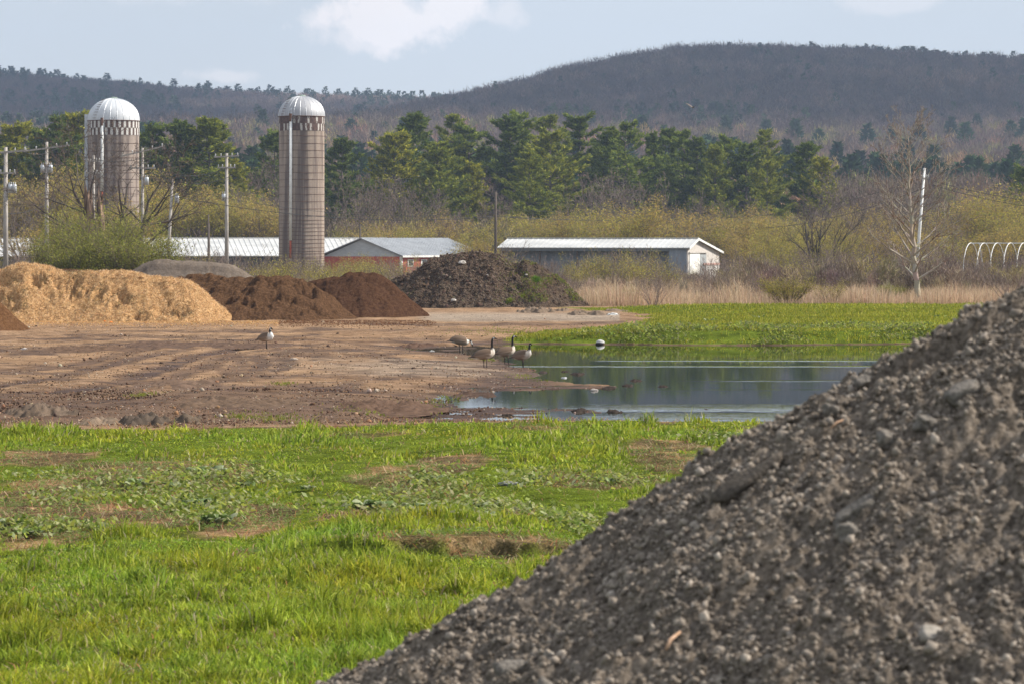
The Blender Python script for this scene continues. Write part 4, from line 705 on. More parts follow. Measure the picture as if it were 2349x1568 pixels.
# ------------------------------------------------------------ barns
def barn(name, label, px, Y, th, Lm, w1, w2, z_eave1, z_ridge, z_eave2, roof_m, wall_m, rib=.6, zg=-1.2, gable_m=None, hang=.3):
    x = (px-CX)/F*Y; B = thing(name, label, 'barn', (x, Y, 0), rz=-th)   # local x along the ridge, local y front to back; origin at front right corner
    mb = MB(); mb.box((-Lm, 0, zg), (0, .12, z_eave1-.04)); mb.build('front_wall', wall_m, B)
    mb = MB(); mb.box((-Lm, w1+w2-.12, zg), (0, w1+w2, z_eave2-.04)); mb.build('back_wall', wall_m, B)
    for q, nm in ((0, 'gable_wall'), (-Lm, 'gable_wall')):
        mb = MB(); xx = q-.121 if q == 0 else q+.001; mb.prism([(xx, .121, zg), (xx, w1+w2-.121, zg), (xx, w1+w2-.121, z_eave2-.05), (xx, w1, z_ridge-.06), (xx, .121, z_eave1-.05)], (0, 0, 0), (.12, 0, 0)); mb.build(nm, gable_m or wall_m, B)
    mb = MB(); s1 = (z_ridge-z_eave1)/w1; s2 = (z_ridge-z_eave2)/w2; e = hang
    A = [(-e, z_eave1-e*s1), (w1, z_ridge), (w1+w2+e, z_eave2-e*s2)]
    mb.prism([(-Lm-e, A[0][0], A[0][1]), (-Lm-e, A[1][0], A[1][1]), (-Lm-e, A[2][0], A[2][1]), (-Lm-e, A[2][0], A[2][1]+.07), (-Lm-e, A[1][0], A[1][1]+.07), (-Lm-e, A[0][0], A[0][1]+.07)], (0, 0, 0), (Lm+2*e, 0, 0), 0)
    q = -Lm-e+.05
    while q < e:                                      # standing seams of the sheet roof
        for (p0, p1) in ((A[0], A[1]), (A[2], A[1])):
            V = [(q, p0[0], p0[1]+.072), (q+.06, p0[0], p0[1]+.072), (q+.06, p1[0], p1[1]+.072), (q, p1[0], p1[1]+.072)]; V += [(a, b_, c_+.05) for a, b_, c_ in V]
            mb.add(V, [(4,5,6,7), (0,1,5,4), (1,2,6,5), (2,3,7,6), (3,0,4,7)])
        q += rib
    mb.box((-Lm-e, w1-.15, z_ridge+.10), (e, w1+.15, z_ridge+.16)); mb.build('roof', roof_m, B); return B
M_wroof = noisy('white_sheet_roof', (.46, .46, .45), (.66, .655, .64), .6, .4, .4, sc3=(.3, 1, 1))
M_groof = noisy('grey_sheet_roof', (.27, .285, .31), (.37, .39, .415), .8, .5, .4)
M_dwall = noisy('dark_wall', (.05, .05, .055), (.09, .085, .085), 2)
M_gwall = noisy('blue_grey_wall', (.20, .23, .27), (.27, .30, .34), 1.2, sc3=(2, 2, .3))
M_red = noisy('red_boards', (.40, .075, .07), (.55, .13, .11), 3, sc3=(6, 6, .3))
M_bgable = noisy('blue_siding', (.42, .46, .50), (.52, .56, .60), 2, sc3=(1, 1, 3))
M_board = noisy('weathered_boards', (.42, .38, .35), (.62, .59, .55), 3, sc3=(5, 5, .3))
s = 365/F; zA = lambda y, Y: CH-(y-HY)*Y/F
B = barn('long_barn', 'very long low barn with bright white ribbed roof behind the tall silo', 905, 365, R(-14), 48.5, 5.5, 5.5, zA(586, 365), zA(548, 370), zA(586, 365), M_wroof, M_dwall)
s = 345/F
B = barn('red_barn', 'red barn with pale blue gable and grey roof right of the tall silo', 921, 345, R(30), 19, 5, 5, 0, 0, 0, M_groof, M_red) if False else None
# red barn: gable looks left-front, long side looks right-front
def red_barn():
    Y = 340; x = (921-CX)/F*Y; th = R(30); B = thing('red_barn', 'red barn with pale blue gable and grey roof right of the tall silo', 'barn', (x, Y, 0), rz=0)
    g = np.array([-math.cos(th), math.sin(th)*1.0]); g = np.array([-math.cos(R(22)), math.sin(R(22))]); l_ = np.array([math.sin(R(38)), math.cos(R(38))]); Wd, Ln = 9.4, 14.5
    ze, zr = zA(586, Y), zA(548, Y+2); zg = -1.2
    def Q(a, b_, z): return (g[0]*a+l_[0]*b_, g[1]*a+l_[1]*b_, z)
    d = .12
    mb = MB(); mb.prism([Q(0, 0, zg), Q(Wd, 0, zg), Q(Wd, 0, ze-.15), Q(0, 0, ze-.15)], (0, 0, 0), tuple(np.array(Q(0, d, 0)))); mb.build('gable_wall', M_red, B)
    mb = MB(); mb.prism([Q(0, 0, ze-.148), Q(Wd, 0, ze-.148), Q(Wd/2, 0, zr-.06)], (0, 0, 0), tuple(np.array(Q(0, d, 0)))); mb.build('gable_siding', M_bgable, B)
    mb = MB(); mb.prism([Q(.0, d+.002, zg), Q(.0, Ln, zg), Q(.0, Ln, ze-.05), Q(.0, d+.002, ze-.05)], (0, 0, 0), Q(d, 0, 0)); mb.build('side_wall', M_red, B)
    mb = MB(); mb.prism([Q(Wd, d+.002, zg), Q(Wd, Ln, zg), Q(Wd, Ln, ze-.05), Q(Wd, d+.002, ze-.05)], (0, 0, 0), Q(-d, 0, 0)); mb.build('side_wall', M_red, B)
    mb = MB(); e = .35; sp_ = (zr-ze)/(Wd/2)
    P = [Q(-e, -e, ze-e*sp_), Q(Wd/2, -e, zr), Q(Wd+e, -e, ze-e*sp_), Q(Wd+e, -e, ze-e*sp_+.08), Q(Wd/2, -e, zr+.08), Q(-e, -e, ze-e*sp_+.08)]; mb.prism(P, (0, 0, 0), Q(0, Ln+2*e, 0))
    q = -e
    while q < Ln+e:
        V = [Q(-e, q, ze-e*sp_+.082), Q(-e, q+.05, ze-e*sp_+.082), Q(Wd/2, q+.05, zr+.082), Q(Wd/2, q, zr+.082)]; V += [(a, b_, c_+.04) for a, b_, c_ in V]; mb.add(V, [(4,5,6,7), (0,1,5,4), (1,2,6,5), (2,3,7,6), (3,0,4,7)]); q += .5
    mb.build('roof', M_groof, B)
    mb = MB(); mb.prism([Q(-e-.02, -e, ze-e*sp_-.1), Q(-e-.02, Ln+e, ze-e*sp_-.1), Q(-e-.02, Ln+e, ze-e*sp_+.1), Q(-e-.02, -e, ze-e*sp_+.1)], (0, 0, 0), Q(-.06, 0, 0)); mb.build('fascia', M_white, B)
    mb = MB(); mb.prism([Q(-.04, -.06, zg), Q(.18, -.06, zg), Q(.18, -.003, zg), Q(-.003, -.003, zg), Q(-.003, .18, zg), Q(-.04, .18, zg)], (0, 0, 0), (0, 0, ze-zg-.12)); mb.build('corner_board', M_white, B)
    for a in (1.0, 3.3, 6.2):
        mb = MB(); mb.prism([Q(-.06, a, ze-1.25), Q(-.06, a+1.0, ze-1.25), Q(-.06, a+1.0, ze-.45), Q(-.06, a, ze-.45)], (0, 0, 0), Q(.055, 0, 0)); w = mb.build('window', M_white, B)
        mb = MB(); mb.prism([Q(-.075, a+.16, ze-1.13), Q(-.075, a+.84, ze-1.13), Q(-.075, a+.84, ze-.57), Q(-.075, a+.16, ze-.57)], (0, 0, 0), Q(.012, 0, 0)); mb.build('pane', noisy('dark_glass', (.03, .035, .04), (.07, .08, .09), 2, .15, .5), w)
red_barn()
def shed():
    Y = 300; th = R(22); B = thing('grey_barn', 'long grey shed with white roof and open sliding doors on its right gable', 'barn', ((1577-CX)/F*Y, Y, 0), rz=-th)
    Lm, w1, w2 = 19.3, 2.5, 7.3; zg = -.7; ze, zr, z2 = zA(568, Y), zA(549.5, Y), zA(579, Y+3)
    M_blk = noisy('open_bay', (.012, .014, .018), (.03, .034, .04), 1)
    mb = MB(); mb.box((-Lm, 1.4, zg), (-1.9, 1.5, ze-.1)); mb.build('recessed_wall', M_gwall, B)
    mb = MB(); mb.box((-1.9, 0, zg), (-.12, .1, ze-.05)); mb.box((-Lm, 0, ze-.35), (-1.9, .1, ze-.05)); mb.build('front_wall', M_gwall, B)
    for q in (-Lm+.1, -Lm+4.0, -Lm+7.9, -Lm+11.8, -Lm+15.6):
        mb = MB(); mb.box((q, .0, zg), (q+.16, .14, ze-.36)); mb.build('post', M_dark_pole, B)
    mb = MB(); mb.box((-Lm, w1+w2-.1, zg), (0, w1+w2, z2-.05)); mb.build('back_wall', M_gwall, B)
    for xx in (-.12, -Lm): mb = MB(); mb.prism([(xx, .101, zg), (xx, w1+w2-.101, zg), (xx, w1+w2-.101, z2-.06), (xx, w1, zr-.07), (xx, .101, ze-.06)], (0, 0, 0), (.12, 0, 0)); mb.build('gable_wall', M_board, B)
    mb = MB(); e = .3; s1 = (zr-ze)/w1; s2 = (zr-z2)/w2
    mb.prism([(-Lm-e, -e, ze-e*s1), (-Lm-e, w1, zr), (-Lm-e, w1+w2+e, z2-e*s2), (-Lm-e, w1+w2+e, z2-e*s2+.07), (-Lm-e, w1, zr+.07), (-Lm-e, -e, ze-e*s1+.07)], (0, 0, 0), (Lm+2*e, 0, 0))
    q = -Lm-e+.02
    while q < e-.06:
        V = [(q, -e, ze-e*s1+.072), (q+.05, -e, ze-e*s1+.072), (q+.05, w1, zr+.072), (q, w1, zr+.072)]; V += [(a, b_, c_+.04) for a, b_, c_ in V]; mb.add(V, [(4,5,6,7), (0,1,5,4), (1,2,6,5), (2,3,7,6), (3,0,4,7)]); q += .55
    mb.box((-Lm-e, w1-.12, zr+.09), (e, w1+.12, zr+.15)); mb.build('roof', M_wroof, B)
    mb = MB(); mb.prism([(e+.002, -e, ze-e*s1-.12), (e+.002, -e, ze-e*s1+.09), (e+.002, w1, zr+.12), (e+.002, w1+w2+e, z2-e*s2+.09), (e+.002, w1+w2+e, z2-e*s2-.12), (e+.002, w1, zr-.1)], (0, 0, 0), (.05, 0, 0)); mb.build('barge_board', M_white, B)
    M_door = noisy('white_door', (.72, .71, .68), (.82, .81, .78), 2)
    mb = MB(); mb.box((.01, .5, zg), (.07, 3.5, ze-.55)); mb.build('sliding_door', M_door, B, label='left white sliding door')
    mb = MB(); mb.box((.003, 3.52, zg), (.03, 5.6, ze-.7)); mb.build('doorway', noisy('blue_board', (.28, .30, .31), (.38, .4, .41), 1, sc3=(4, 4, .3)), B)
    mb = MB(); mb.box((.035, 5.4, zg), (.08, 8.9, ze-1.75)); mb.build('sliding_door', M_door, B, label='low right white sliding door')
    mb = MB(); mb.box((.085, 4.5, ze-1.75), (.16, 9.5, ze-1.55)); mb.build('door_rail', noisy('pink_rail', (.42, .26, .22), (.52, .34, .3), 2), B)
    mb = MB(); mb.box((.08, .3, ze-.55), (.16, 5.7, ze-.42)); mb.build('door_rail', M_board, B)
shed()
# metal farm gate before the grey shed, and the hoop house frame at the right
X, Y = (1478-CX)/F*262, 262.; G = thing('farm_gate', 'small pale tubular gate standing in the brush before the grey shed', 'gate', (X, Y, gz(X, Y)))
mb = MB(); 
for z in (.5, .85, 1.15, 1.4): mb.tube([(-.9, 0, z+.05), (0, 0, z), (.0, 0, z)][:2], .03, 6)
mb.tube([(-.9, 0, .5), (-.9, 0, 1.45)], .03, 6); mb.build('rails', M_white, G)
mb = MB(); mb.tube([(.02, 0, -.1), (.02, 0, 1.75)], .045, 6); mb.build('post', M_wood_pole, G)
Y0 = 235; s = Y0/F
H = thing('hoop_house', 'bare white hoop greenhouse frame at the right edge behind the scrub', 'greenhouse frame', ((2210-CX)*s, Y0, gz((2210-CX)*s, Y0)))
rise = CH-(558-HY)*s-H.location.z
for i in range(9):
    mb = MB(); u = np.linspace(0, math.pi, 22); W2 = 2.6; ox = i*1.02; oy = i*.12
    mb.tube([(ox+.95+(-math.cos(q))*.95*1.05, oy+2.6*(1-math.cos(q)), rise*(.62*min(1, q/.25 if q < 1.57 else (math.pi-q)/.25)*0+math.sin(q)**.62)) for q in u], .032, 6); mb.build('hoop', M_white, H, True)
mb = MB(); mb.tube([(.95, 2.6, rise-.02), (9.2, 3.56, rise-.02)], .03, 6); mb.build('ridge_pipe', M_steel, H)
mb = MB(); mb.tube([(1.9, 2.7, rise*.45), (1.6, 2.6, rise*.99)], .035, 6); mb.build('brace', M_steel, H)

# ------------------------------------------------------------ utility poles and wires
POLE_TOPS = {}
def pole(key, px, ytop, Y, label, m=M_wood_pole, lean=0, arms=(), can=(), r=.16, zb=None, ins=True, lamp=False):
    s = Y/F; x = (px-CX)*s; z0 = gz(x, Y)-.1 if zb is None else zb; zt = CH-(ytop-HY)*s; Pp = thing('utility_pole', label, 'utility pole', (x, Y, z0), 'utility poles across the background'); H = zt-z0
    mb = MB(); mb.tube([(lean*(-1), 0, 0), (0, 0, H)], [r*1.15, r*.7], 10); mb.build('shaft', m, Pp, True)
    for (dz, hw, tilt) in arms:
        mb = MB(); mb.prism([(-hw, -.22, H-dz-tilt), (-hw, -.10, H-dz-tilt), (-hw, -.10, H-dz+.13-tilt), (-hw, -.22, H-dz+.13-tilt)], (0, 0, 0), (2*hw, 0, 2*tilt)); A = mb.build('crossarm', M_wood_pole, Pp)
        if ins:
            for u in (-.9, -.45, .45, .9):
                V, Fq = lathe([(.001, 0), (.05, .01), (.03, .06), (.065, .08), (.03, .14), (.06, .16), (.02, .22), (.001, .23)], 8); o = add_obj('insulator', new_mesh('insulator', V, Fq, [M_white], smooth=True), A, (hw*u, -.16, H-dz+.131+tilt*u))
    for (dz, side) in can:
        V, Fq = lathe([(.001, 0), (.19, .01), (.19, .62), (.16, .67), (.001, .69)], 16); T = add_obj('transformer', new_mesh('transformer', V, Fq, [M_steel], smooth=True), Pp, (side*.36, -.05, H-dz)); 
        mb = MB(); mb.tube([(.08, 0, .69), (.08, 0, .86)], .04, 6); mb.tube([(-.08, 0, .69), (-.08, 0, .86)], .04, 6); mb.build('bushings', M_white, T)
    if lamp:
        V, Fq = lathe([(.001, .3), (.06, .3), (.08, .2), (.16, .05), (.13, -.05), (.001, -.1)], 12); o = add_obj('lamp', new_mesh('lamp', V, Fq, [M_white], smooth=True), Pp, (-.85, -.1, H*.12+1.6)); mb = MB(); mb.tube([(-.85, -.1, H*.12+1.9), (-.4, -.1, H*.12+2.05), (0, -.1, H*.12+1.9)], .025, 6); mb.build('lamp_arm', M_steel, Pp)
    POLE_TOPS[key] = (x, Y, zt); return Pp
pole('a', 13, 338, 245, 'leftmost pale utility pole with a stack of transformers', arms=((.45, 1.7, .12), (2.1, .8, 0)), can=((3.6, 1), (3.6, 1.9)), r=.2)
pole('b', 107, 326, 262, 'second pole from the left with drooping jumper wires', arms=((.6, 1.9, .25),), can=((2.6, .9), (2.6, -.9)), r=.18)
pole('c', 215, 357, 300, 'thin pole with short white crossarm before the wide silo', arms=((.6, .6, 0), (1.75, .75, 0)), r=.14)
pole('d', 327, 340, 270, 'pole at the right edge of the wide silo with slanted insulator arm', arms=((.35, 1.9, .45), (1.8, 1.1, 0)), can=((3.2, 1),), r=.15)
pole('e', 396, 412, 262, 'leaning grey pole carrying one round transformer', lean=.55, can=((2.0, 1),), r=.15)
pole('f', 478, 492, 300, 'short dark post in front of the white roof', M_dark_pole, r=.1)
pole('g', 520, 352, 280, 'pole with single crossarm standing left of the tall silo', arms=((.35, 1.1, .06), (1.35, .8, 0)), can=((4.3, -.7),), r=.18)
pole('h', 826, 516, 350, 'short pole with pale cap behind the red barn gable', M_dark_pole, r=.12)
pole('i', 1137, 441, 290, 'dark pole with a small lamp at the left end of the grey shed', M_dark_pole, r=.15, lamp=True)
pole('j', 1556, 478, 400, 'thin grey pole rising behind the roof of the grey shed', M_dark_pole, r=.12)
pole('k', 2121, 386, 270, 'white leaning pole behind the large bare tree at the right', M_white, lean=.85, r=.14, arms=((.95, .35, .05),))
pole('m', 480, 512, 330, 'faint dark pole just behind the short dark post', M_dark_pole, r=.1)
def wire(p, q, sag, label, r=.026):
    p, q = np.array(p), np.array(q); u = np.linspace(0, 1, 24)[:, None]; P = p+(q-p)*u; P[:, 2] -= sag*4*(u*(1-u))[:, 0]; V, Fq = tube_arr(P-p, r, 4)
    add_obj('power_line', new_mesh('power_line', V, Fq, [M_wire]), loc=p, label=label, cat='power line', group='power lines between the poles')
T = POLE_TOPS
def off(k, dz=0., dx=0.): x, y, z = T[k]; return (x+dx, y, z-dz)
for (a, b_, dz, dx, sg, lb) in [('a','b',.3,-1.4,.4,'upper wire between the two leftmost poles'),('a','b',.3,1.2,.5,'second wire between the two leftmost poles'),('a','b',5.2,0,.25,'low wire between the two leftmost poles'),
        ('b','d',.5,1.2,.9,'wire from the second pole to the pole at the wide silo'),('b','c',2.2,0,.5,'wire from the second pole to the thin pole at the wide silo'),('d','g',1.3,0,.9,'wire from the wide silo pole to the crossarm pole'),('d','g',2.0,.5,.9,'lower wire from the wide silo pole to the crossarm pole')]:
    wire(off(a, dz, dx), off(b_, dz, dx), sg, lb)
wire(off('e', 1.4), Pd(1137, 497, 292), 1.0, 'long dark wire crossing in front of the tall silo', .026)
wire(off('e', .6), Pd(1137, 487, 292), 1.2, 'upper long wire crossing in front of the tall silo', .014)
wire(Pd(1137, 497, 292), Pd(1560, 502, 398), .3, 'wire above the grey shed roof', .026); wire(Pd(1137, 480, 292), Pd(1600, 478, 400), .4, 'upper wire above the grey shed roof', .014)
wire(Pd(1560, 502, 398), Pd(2118, 432, 271), 2.2, 'wire rising from the thin grey pole to the white leaning pole', .022); wire(Pd(1560, 490, 398), Pd(2118, 408, 271), 1.6, 'upper wire rising to the white leaning pole', .016)
wire(Pd(2118, 408, 271), Pd(2600, 470, 250), .8, 'wire leaving the white leaning pole to the right', .02); wire(Pd(2118, 418, 271), Pd(2600, 486, 250), .8, 'lower wire leaving the white leaning pole to the right', .02)
wire(off('a', .3, -1.4), Pd(-200, 318, 235), .3, 'wire leaving the leftmost pole to the left')

# ------------------------------------------------------------ trees
def grow(S, tips, p, d, Ln, r, lvl, rnd, prm):
    k = max(2, int(Ln/prm['seg'][lvl])); st = Ln/k; pts = [p]; dd = d; n_ch = prm['n'][lvl] if lvl < prm['lv'] else 0
    r0 = r; pos = []
    for i in range(k):
        dd = dd+np.array([rnd.gauss(0, 1), rnd.gauss(0, 1), rnd.gauss(0, 1)])*prm['wob'][lvl]+np.array([0, 0, prm['up'][lvl]])*st/max(Ln, .01)
        dd = dd/np.linalg.norm(dd); q = p+dd*st; r1 = r*(1-(i+1)/k*prm['tap']); S.append((*p, *q, r0, max(r1, prm['rmin']))); r0 = max(r1, prm['rmin']); p = q; pos.append((p, dd, r0))
    if n_ch == 0: tips.append((p, dd)); tips.append((pos[len(pos)//2][0], dd)); return
    for j in range(n_ch):
        f = prm['st'][lvl]+(1-prm['st'][lvl])*(j+rnd.random())/n_ch; i = min(k-1, int(f*k)); q, dq, rq = pos[i]; ang = prm['ang'][lvl]*rnd.uniform(.7, 1.25); az = j*2.4+rnd.uniform(-.5, .5)
        u = np.cross(dq, [0, 0, 1] if abs(dq[2]) < .9 else [1, 0, 0]); u /= np.linalg.norm(u); v = np.cross(dq, u); nd = dq*math.cos(ang)+(u*math.cos(az)+v*math.sin(az))*math.sin(ang)
        L2 = Ln*prm['len'][lvl]*rnd.uniform(.7, 1.15)*(1-prm['dec'][lvl]*f); grow(S, tips, q, nd, L2, max(rq*.62, prm['rmin']), lvl+1, rnd, prm)
    if lvl > 0: tips.append((p, dd))
def tree_arrays(seed, H, prm, stems=1, spread=.0, r0=.12):
    rnd = random.Random(seed); S, tips = [], []
    for s in range(stems):
        a = s*2.4+rnd.random(); sp = spread*rnd.uniform(.5, 1.1) if stems > 1 else spread*rnd.uniform(0, .3); d = np.array([math.cos(a)*sp, math.sin(a)*sp, 1.]); d /= np.linalg.norm(d)
        grow(S, tips, np.array([math.cos(a)*.08*stems**.5*(stems > 1), math.sin(a)*.08*stems**.5*(stems > 1), -.1]), d, H*rnd.uniform(.6 if stems > 10 else .8, 1.05) if stems > 1 else H, r0, 0, rnd, prm)
    return np.array(S), tips
def mk_tree(name, seed, H, prm, twig_c, stems=1, spread=0, r0=.12, bud=None, bud_n=3, bud_s=.08, bud_r=.25, tilt=1.0, split=.03):
    S, tips = tree_arrays(seed, H, prm, stems, spread, r0); thick = S[:, 6] > split; parts = []
    V, Fq = segs_arr(S[thick], 5); c = np.repeat(pick([twig_c[0]], thick.sum(), .1), 10, 0); parts.append(('trunk', new_mesh('trunk', V, Fq, [M_twig], smooth=True, col=c)))
    V, Fq = segs_arr(S[~thick], 3); nn = (~thick).sum(); c = np.repeat(pick(twig_c[1:], nn, .2), 6, 0)
    if bud:
        P = np.array([t_[0] for t_ in tips]); P = np.repeat(P, bud_n, 0)+rng.normal(0, bud_r, (len(P)*bud_n, 3)); n = len(P); Vb, Fb, Cb = leaflets(P[:, 0], P[:, 1], P[:, 2], rng.uniform(.5, 1.3, n)*bud_s, pick(bud, n, .25), tilt)
        Fq = np.concatenate([Fq, Fb+len(V)]); V = np.concatenate([V, Vb]); c = np.concatenate([c, Cb]); mi = np.concatenate([np.zeros(nn*3, int), np.ones(n, int)])
        parts.append(('crown', new_mesh('crown', V, Fq, [M_twig, M_leaf], mi, col=c)))
    else: parts.append(('crown', new_mesh('crown', V, Fq, [M_twig], col=c)))
    return parts
PEND = []
def top_of(parts): return max(max(v.co.z for v in me.vertices) for _, me in parts)
HT = {}
def place(name, parts, x, y, label, cat, group=None, sc=1.0, rz=None, z=None, sx=1.0, H=None, auto=None):
    if H:
        if id(parts) not in HT: HT[id(parts)] = top_of(parts)
        sc = H/HT[id(parts)]
    o = thing(name, label, cat, (x, y, gz(x, y) if z is None else z), group, random.uniform(0, 6.28) if rz is None else rz); o.scale = (sc*sx, sc*sx, sc)
    for nm, me in parts: add_obj(nm, me, o)
    if auto: PEND.append((auto[0], auto[1], CX+x/y*F, o))
    return o
PR_OPEN = dict(lv=4, seg=(.9, .7, .5, .4, .3), wob=(.05, .12, .15, .2, .2), up=(.1, .35, .25, .15, .1), n=(9, 6, 5, 4), st=(.18, .2, .2, .2), ang=(.75, .7, .7, .7), len=(.62, .55, .5, .45), dec=(.35, .3, .3, .3), tap=.75, rmin=.008)
PR_WIL = dict(lv=3, seg=(.8, .6, .45, .35), wob=(.09, .14, .18, .2), up=(.1, .3, .35, .3), n=(8, 6, 5), st=(.15, .15, .15), ang=(.6, .65, .6), len=(.6, .5, .5), dec=(.25, .3, .3), tap=.75, rmin=.009)
PR_SHR = dict(lv=2, seg=(.5, .4, .3), wob=(.08, .12, .15), up=(.15, .35, .3), n=(7, 5), st=(.15, .2), ang=(.5, .55), len=(.5, .5), dec=(.3, .3), tap=.7, rmin=.006)
TW_Y = [(.14, .11, .08), (.20, .16, .10), (.25, .195, .12), (.16, .125, .09)]
TW_G = [(.15, .12, .095), (.17, .135, .105), (.22, .175, .135), (.13, .10, .08)]
TW_P = [(.18, .145, .12), (.22, .17, .14), (.28, .22, .18), (.17, .13, .11)]
BUD_Y = [(.34, .30, .055), (.40, .34, .065), (.28, .27, .045), (.44, .35, .09)]
BUD_O = [(.44, .32, .08), (.38, .27, .09), (.36, .29, .07)]
BUD_G = [(.235, .235, .05), (.30, .29, .06), (.17, .18, .04)]
willow = [mk_tree('willow', 100+i, 5.5, PR_WIL, TW_Y, 5, .42, .11, BUD_Y if i % 2 == 0 else BUD_O, 2, .085, .25) for i in range(4)]
bareT = [mk_tree('bare_tree', 200+i, 8.0, dict(PR_OPEN, rmin=.013), TW_P, 1, .1, .16) for i in range(3)]
bareM = [mk_tree('bare_tree', 210+i, 5.2, dict(PR_WIL, rmin=.013), TW_G, 4, .35, .09) for i in range(3)]
shrubB = [mk_tree('shrub', 300+i, 2.3, PR_SHR, TW_P, 12, .6, .03, None, split=.02) for i in range(4)]
shrubY = [mk_tree('shrub', 310+i, 2.1, PR_SHR, TW_Y, 12, .55, .03, BUD_Y, 2, .04, .15, split=.02) for i in range(3)]
# pines
def mk_pine(seed, H, full=1.0, bare=.16, irr=.35, tone=1.0):
    r = np.random.default_rng(seed); S = []; P, D, W = [], [], []; zz = H*bare; yaw = 0
    tk = []; px = 0; py = 0; prev = np.array([0, 0, -.2]); n = 10
    for i in range(n): q = np.array([px+r.normal(0, .04), py+r.normal(0, .04), H*(i+1)/n]); S.append((*prev, *q, .28*(1-i/n)*H/20+.03, .28*(1-(i+1)/n)*H/20+.03)); prev = q
    while zz < H*.985:
        f = (zz/H-bare)/(1-bare); env = (np.interp(f, [0, .12, .3, .6, .85, 1], [.55, .85, 1, .72, .38, .10]))*H*.25*full
        nb = int(r.integers(4, 7)); yaw += r.uniform(.4, 1.2)
        for j in range(nb):
            a = yaw+j*2*math.pi/nb+r.normal(0, .25); Lb = env*r.uniform(1-irr*1.3, 1+irr*.6); 
            if r.uniform() < .16: continue
            lift = r.uniform(.05, .35)+.45*f**2; d = np.array([math.cos(a), math.sin(a), lift]); p0 = np.array([0, 0, zz+r.normal(0, .15)]); p1 = p0+d*Lb*.55+[0, 0, -.03*Lb]; p2 = p1+(d+[0, 0, .25])*Lb*.45
            S.append((*p0, *p1, .05+.012*Lb, .04)); S.append((*p1, *p2, .04, .015)); side = np.array([-math.sin(a), math.cos(a), 0])
            m = int(18+24*Lb/4.5); u = r.uniform(.22, 1.03, m)**.8; w = r.uniform(-1, 1, m)*(.30*Lb*(1.15-u)+.28); base = p0+np.where(u[:, None] < .55, (p1-p0)*(u[:, None]/.55), (p1-p0)+(p2-p1)*((u[:, None]-.55)/.45))
            q = base+side*w[:, None]+np.stack([np.zeros(m), np.zeros(m), np.abs(w)*.12+r.normal(0, .08, m)], -1); dr = d*1.0+side*np.sign(w)[:, None]*.7+[0, 0, .35]
            P.append(q); D.append(dr/np.linalg.norm(dr, axis=1)[:, None]); W.append(np.full(m, 1.0))
        zz += H*r.uniform(.032, .06)
    P = np.concatenate(P); D = np.concatenate(D); k = 6; P = np.repeat(P, k, 0)+r.normal(0, .10, (len(P)*k, 3)); D = np.repeat(D, k, 0)+r.normal(0, .45, (len(P), 3)); D /= np.linalg.norm(D, axis=1)[:, None]; n = len(P)
    Ln = r.uniform(.28, .6, n)[:, None]; sd = np.cross(D, r.normal(size=(n, 3))); sd /= np.linalg.norm(sd, axis=1)[:, None]; w = r.uniform(.06, .13, n)[:, None]
    V = np.stack([P-sd*w, P+sd*w, P+D*Ln+sd*w*.35, P+D*Ln-sd*w*.35], 1).reshape(-1, 3); Fq = np.arange(4*n).reshape(-1, 4)
    c = np.array([(.18, .215, .035), (.25, .27, .045), (.13, .165, .04), (.34, .34, .06)])[r.integers(0, 4, n)]*r.uniform(.8, 1.2, (n, 1))*np.array(tone)
    Vt, Ft = segs_arr(S, 6); return [('trunk', new_mesh('trunk', Vt, Ft, [M_bark], smooth=True)), ('crown', new_mesh('crown', V, Fq, [M_needle], col=np.repeat(c, 4, 0)))]
pineT = [mk_pine(400+i, 20, [1.05, .85, 1.2, .9, 1.1, 1.15, .75, 1.3][i], [.10, .22, .06, .28, .05, .16, .3, .12][i], [.35, .5, .3, .6, .35, .7, .55, .5][i], tone=[(1, 1, 1), (.62, .72, .8), (1.05, 1.05, .9), (.7, .8, .85), (1.4, 1.25, .9), (.85, .95, .95), (.6, .7, .8), (1.15, 1.1, .9)][i]) for i in range(8)]
PINES = [ # photo column, top row, distance, template, width factor
 (905,295,445,4,1.0),(950,253,470,1,.95),(1005,325,440,2,.9),(1040,258,480,0,.85),(1075,262,478,3,1.0),(1085,352,445,4,.75),(1170,255,475,1,.9),(1190,252,480,3,.8),(1215,345,430,2,.85),(1262,268,470,0,.85),(1262,300,450,4,.95),(1330,262,475,3,.95),
 (1395,290,470,1,.9),(1435,283,465,0,.9),(1495,278,478,3,.75),(1535,275,480,1,.85),(1570,290,470,3,.8),(1600,298,465,1,.75),(1640,330,455,2,.7),(1670,305,460,0,.8),(1712,312,458,3,.9),(1755,300,462,0,.8),(1760,360,440,4,.7),(1850,322,452,1,1.0),(1885,345,447,4,.8),(1655,440,430,2,.6),
 (785,312,440,1,.85),(630,290,455,3,.9),(755,380,450,0,.7),(40,283,440,4,1.0),(-10,290,440,0,1),(130,265,430,1,.9),(95,300,435,3,.8),(180,247,435,4,.9),(355,275,430,3,.95),(330,300,430,0,.9),(415,268,430,1,.9),(480,265,430,2,1.05),(455,290,440,0,.8),(530,358,425,4,.85),(-90,270,430,2,1),(2420,300,440,1,1),(2345,370,410,3,.8)]
PL = {905:'bright yellow green pine at the left end of the central pine row',950:'dark pine with a flat top behind the bright yellow green one',1040:'pine with pale dead twigs at its top in the central row',1215:'full dark pine standing low in the middle of the central row',1850:'broad bushy pine at the right end of the central pine row',785:'pine immediately right of the tall silo',630:'pine partly hidden by the left side of the tall silo',180:'tall pine touching the left side of the wide silo',480:'broad pine with sweeping limbs between the two silos',530:'small yellow green pine behind the crossarm pole',355:'pine immediately right of the wide silo',2345:'pine branches at the right frame edge'}
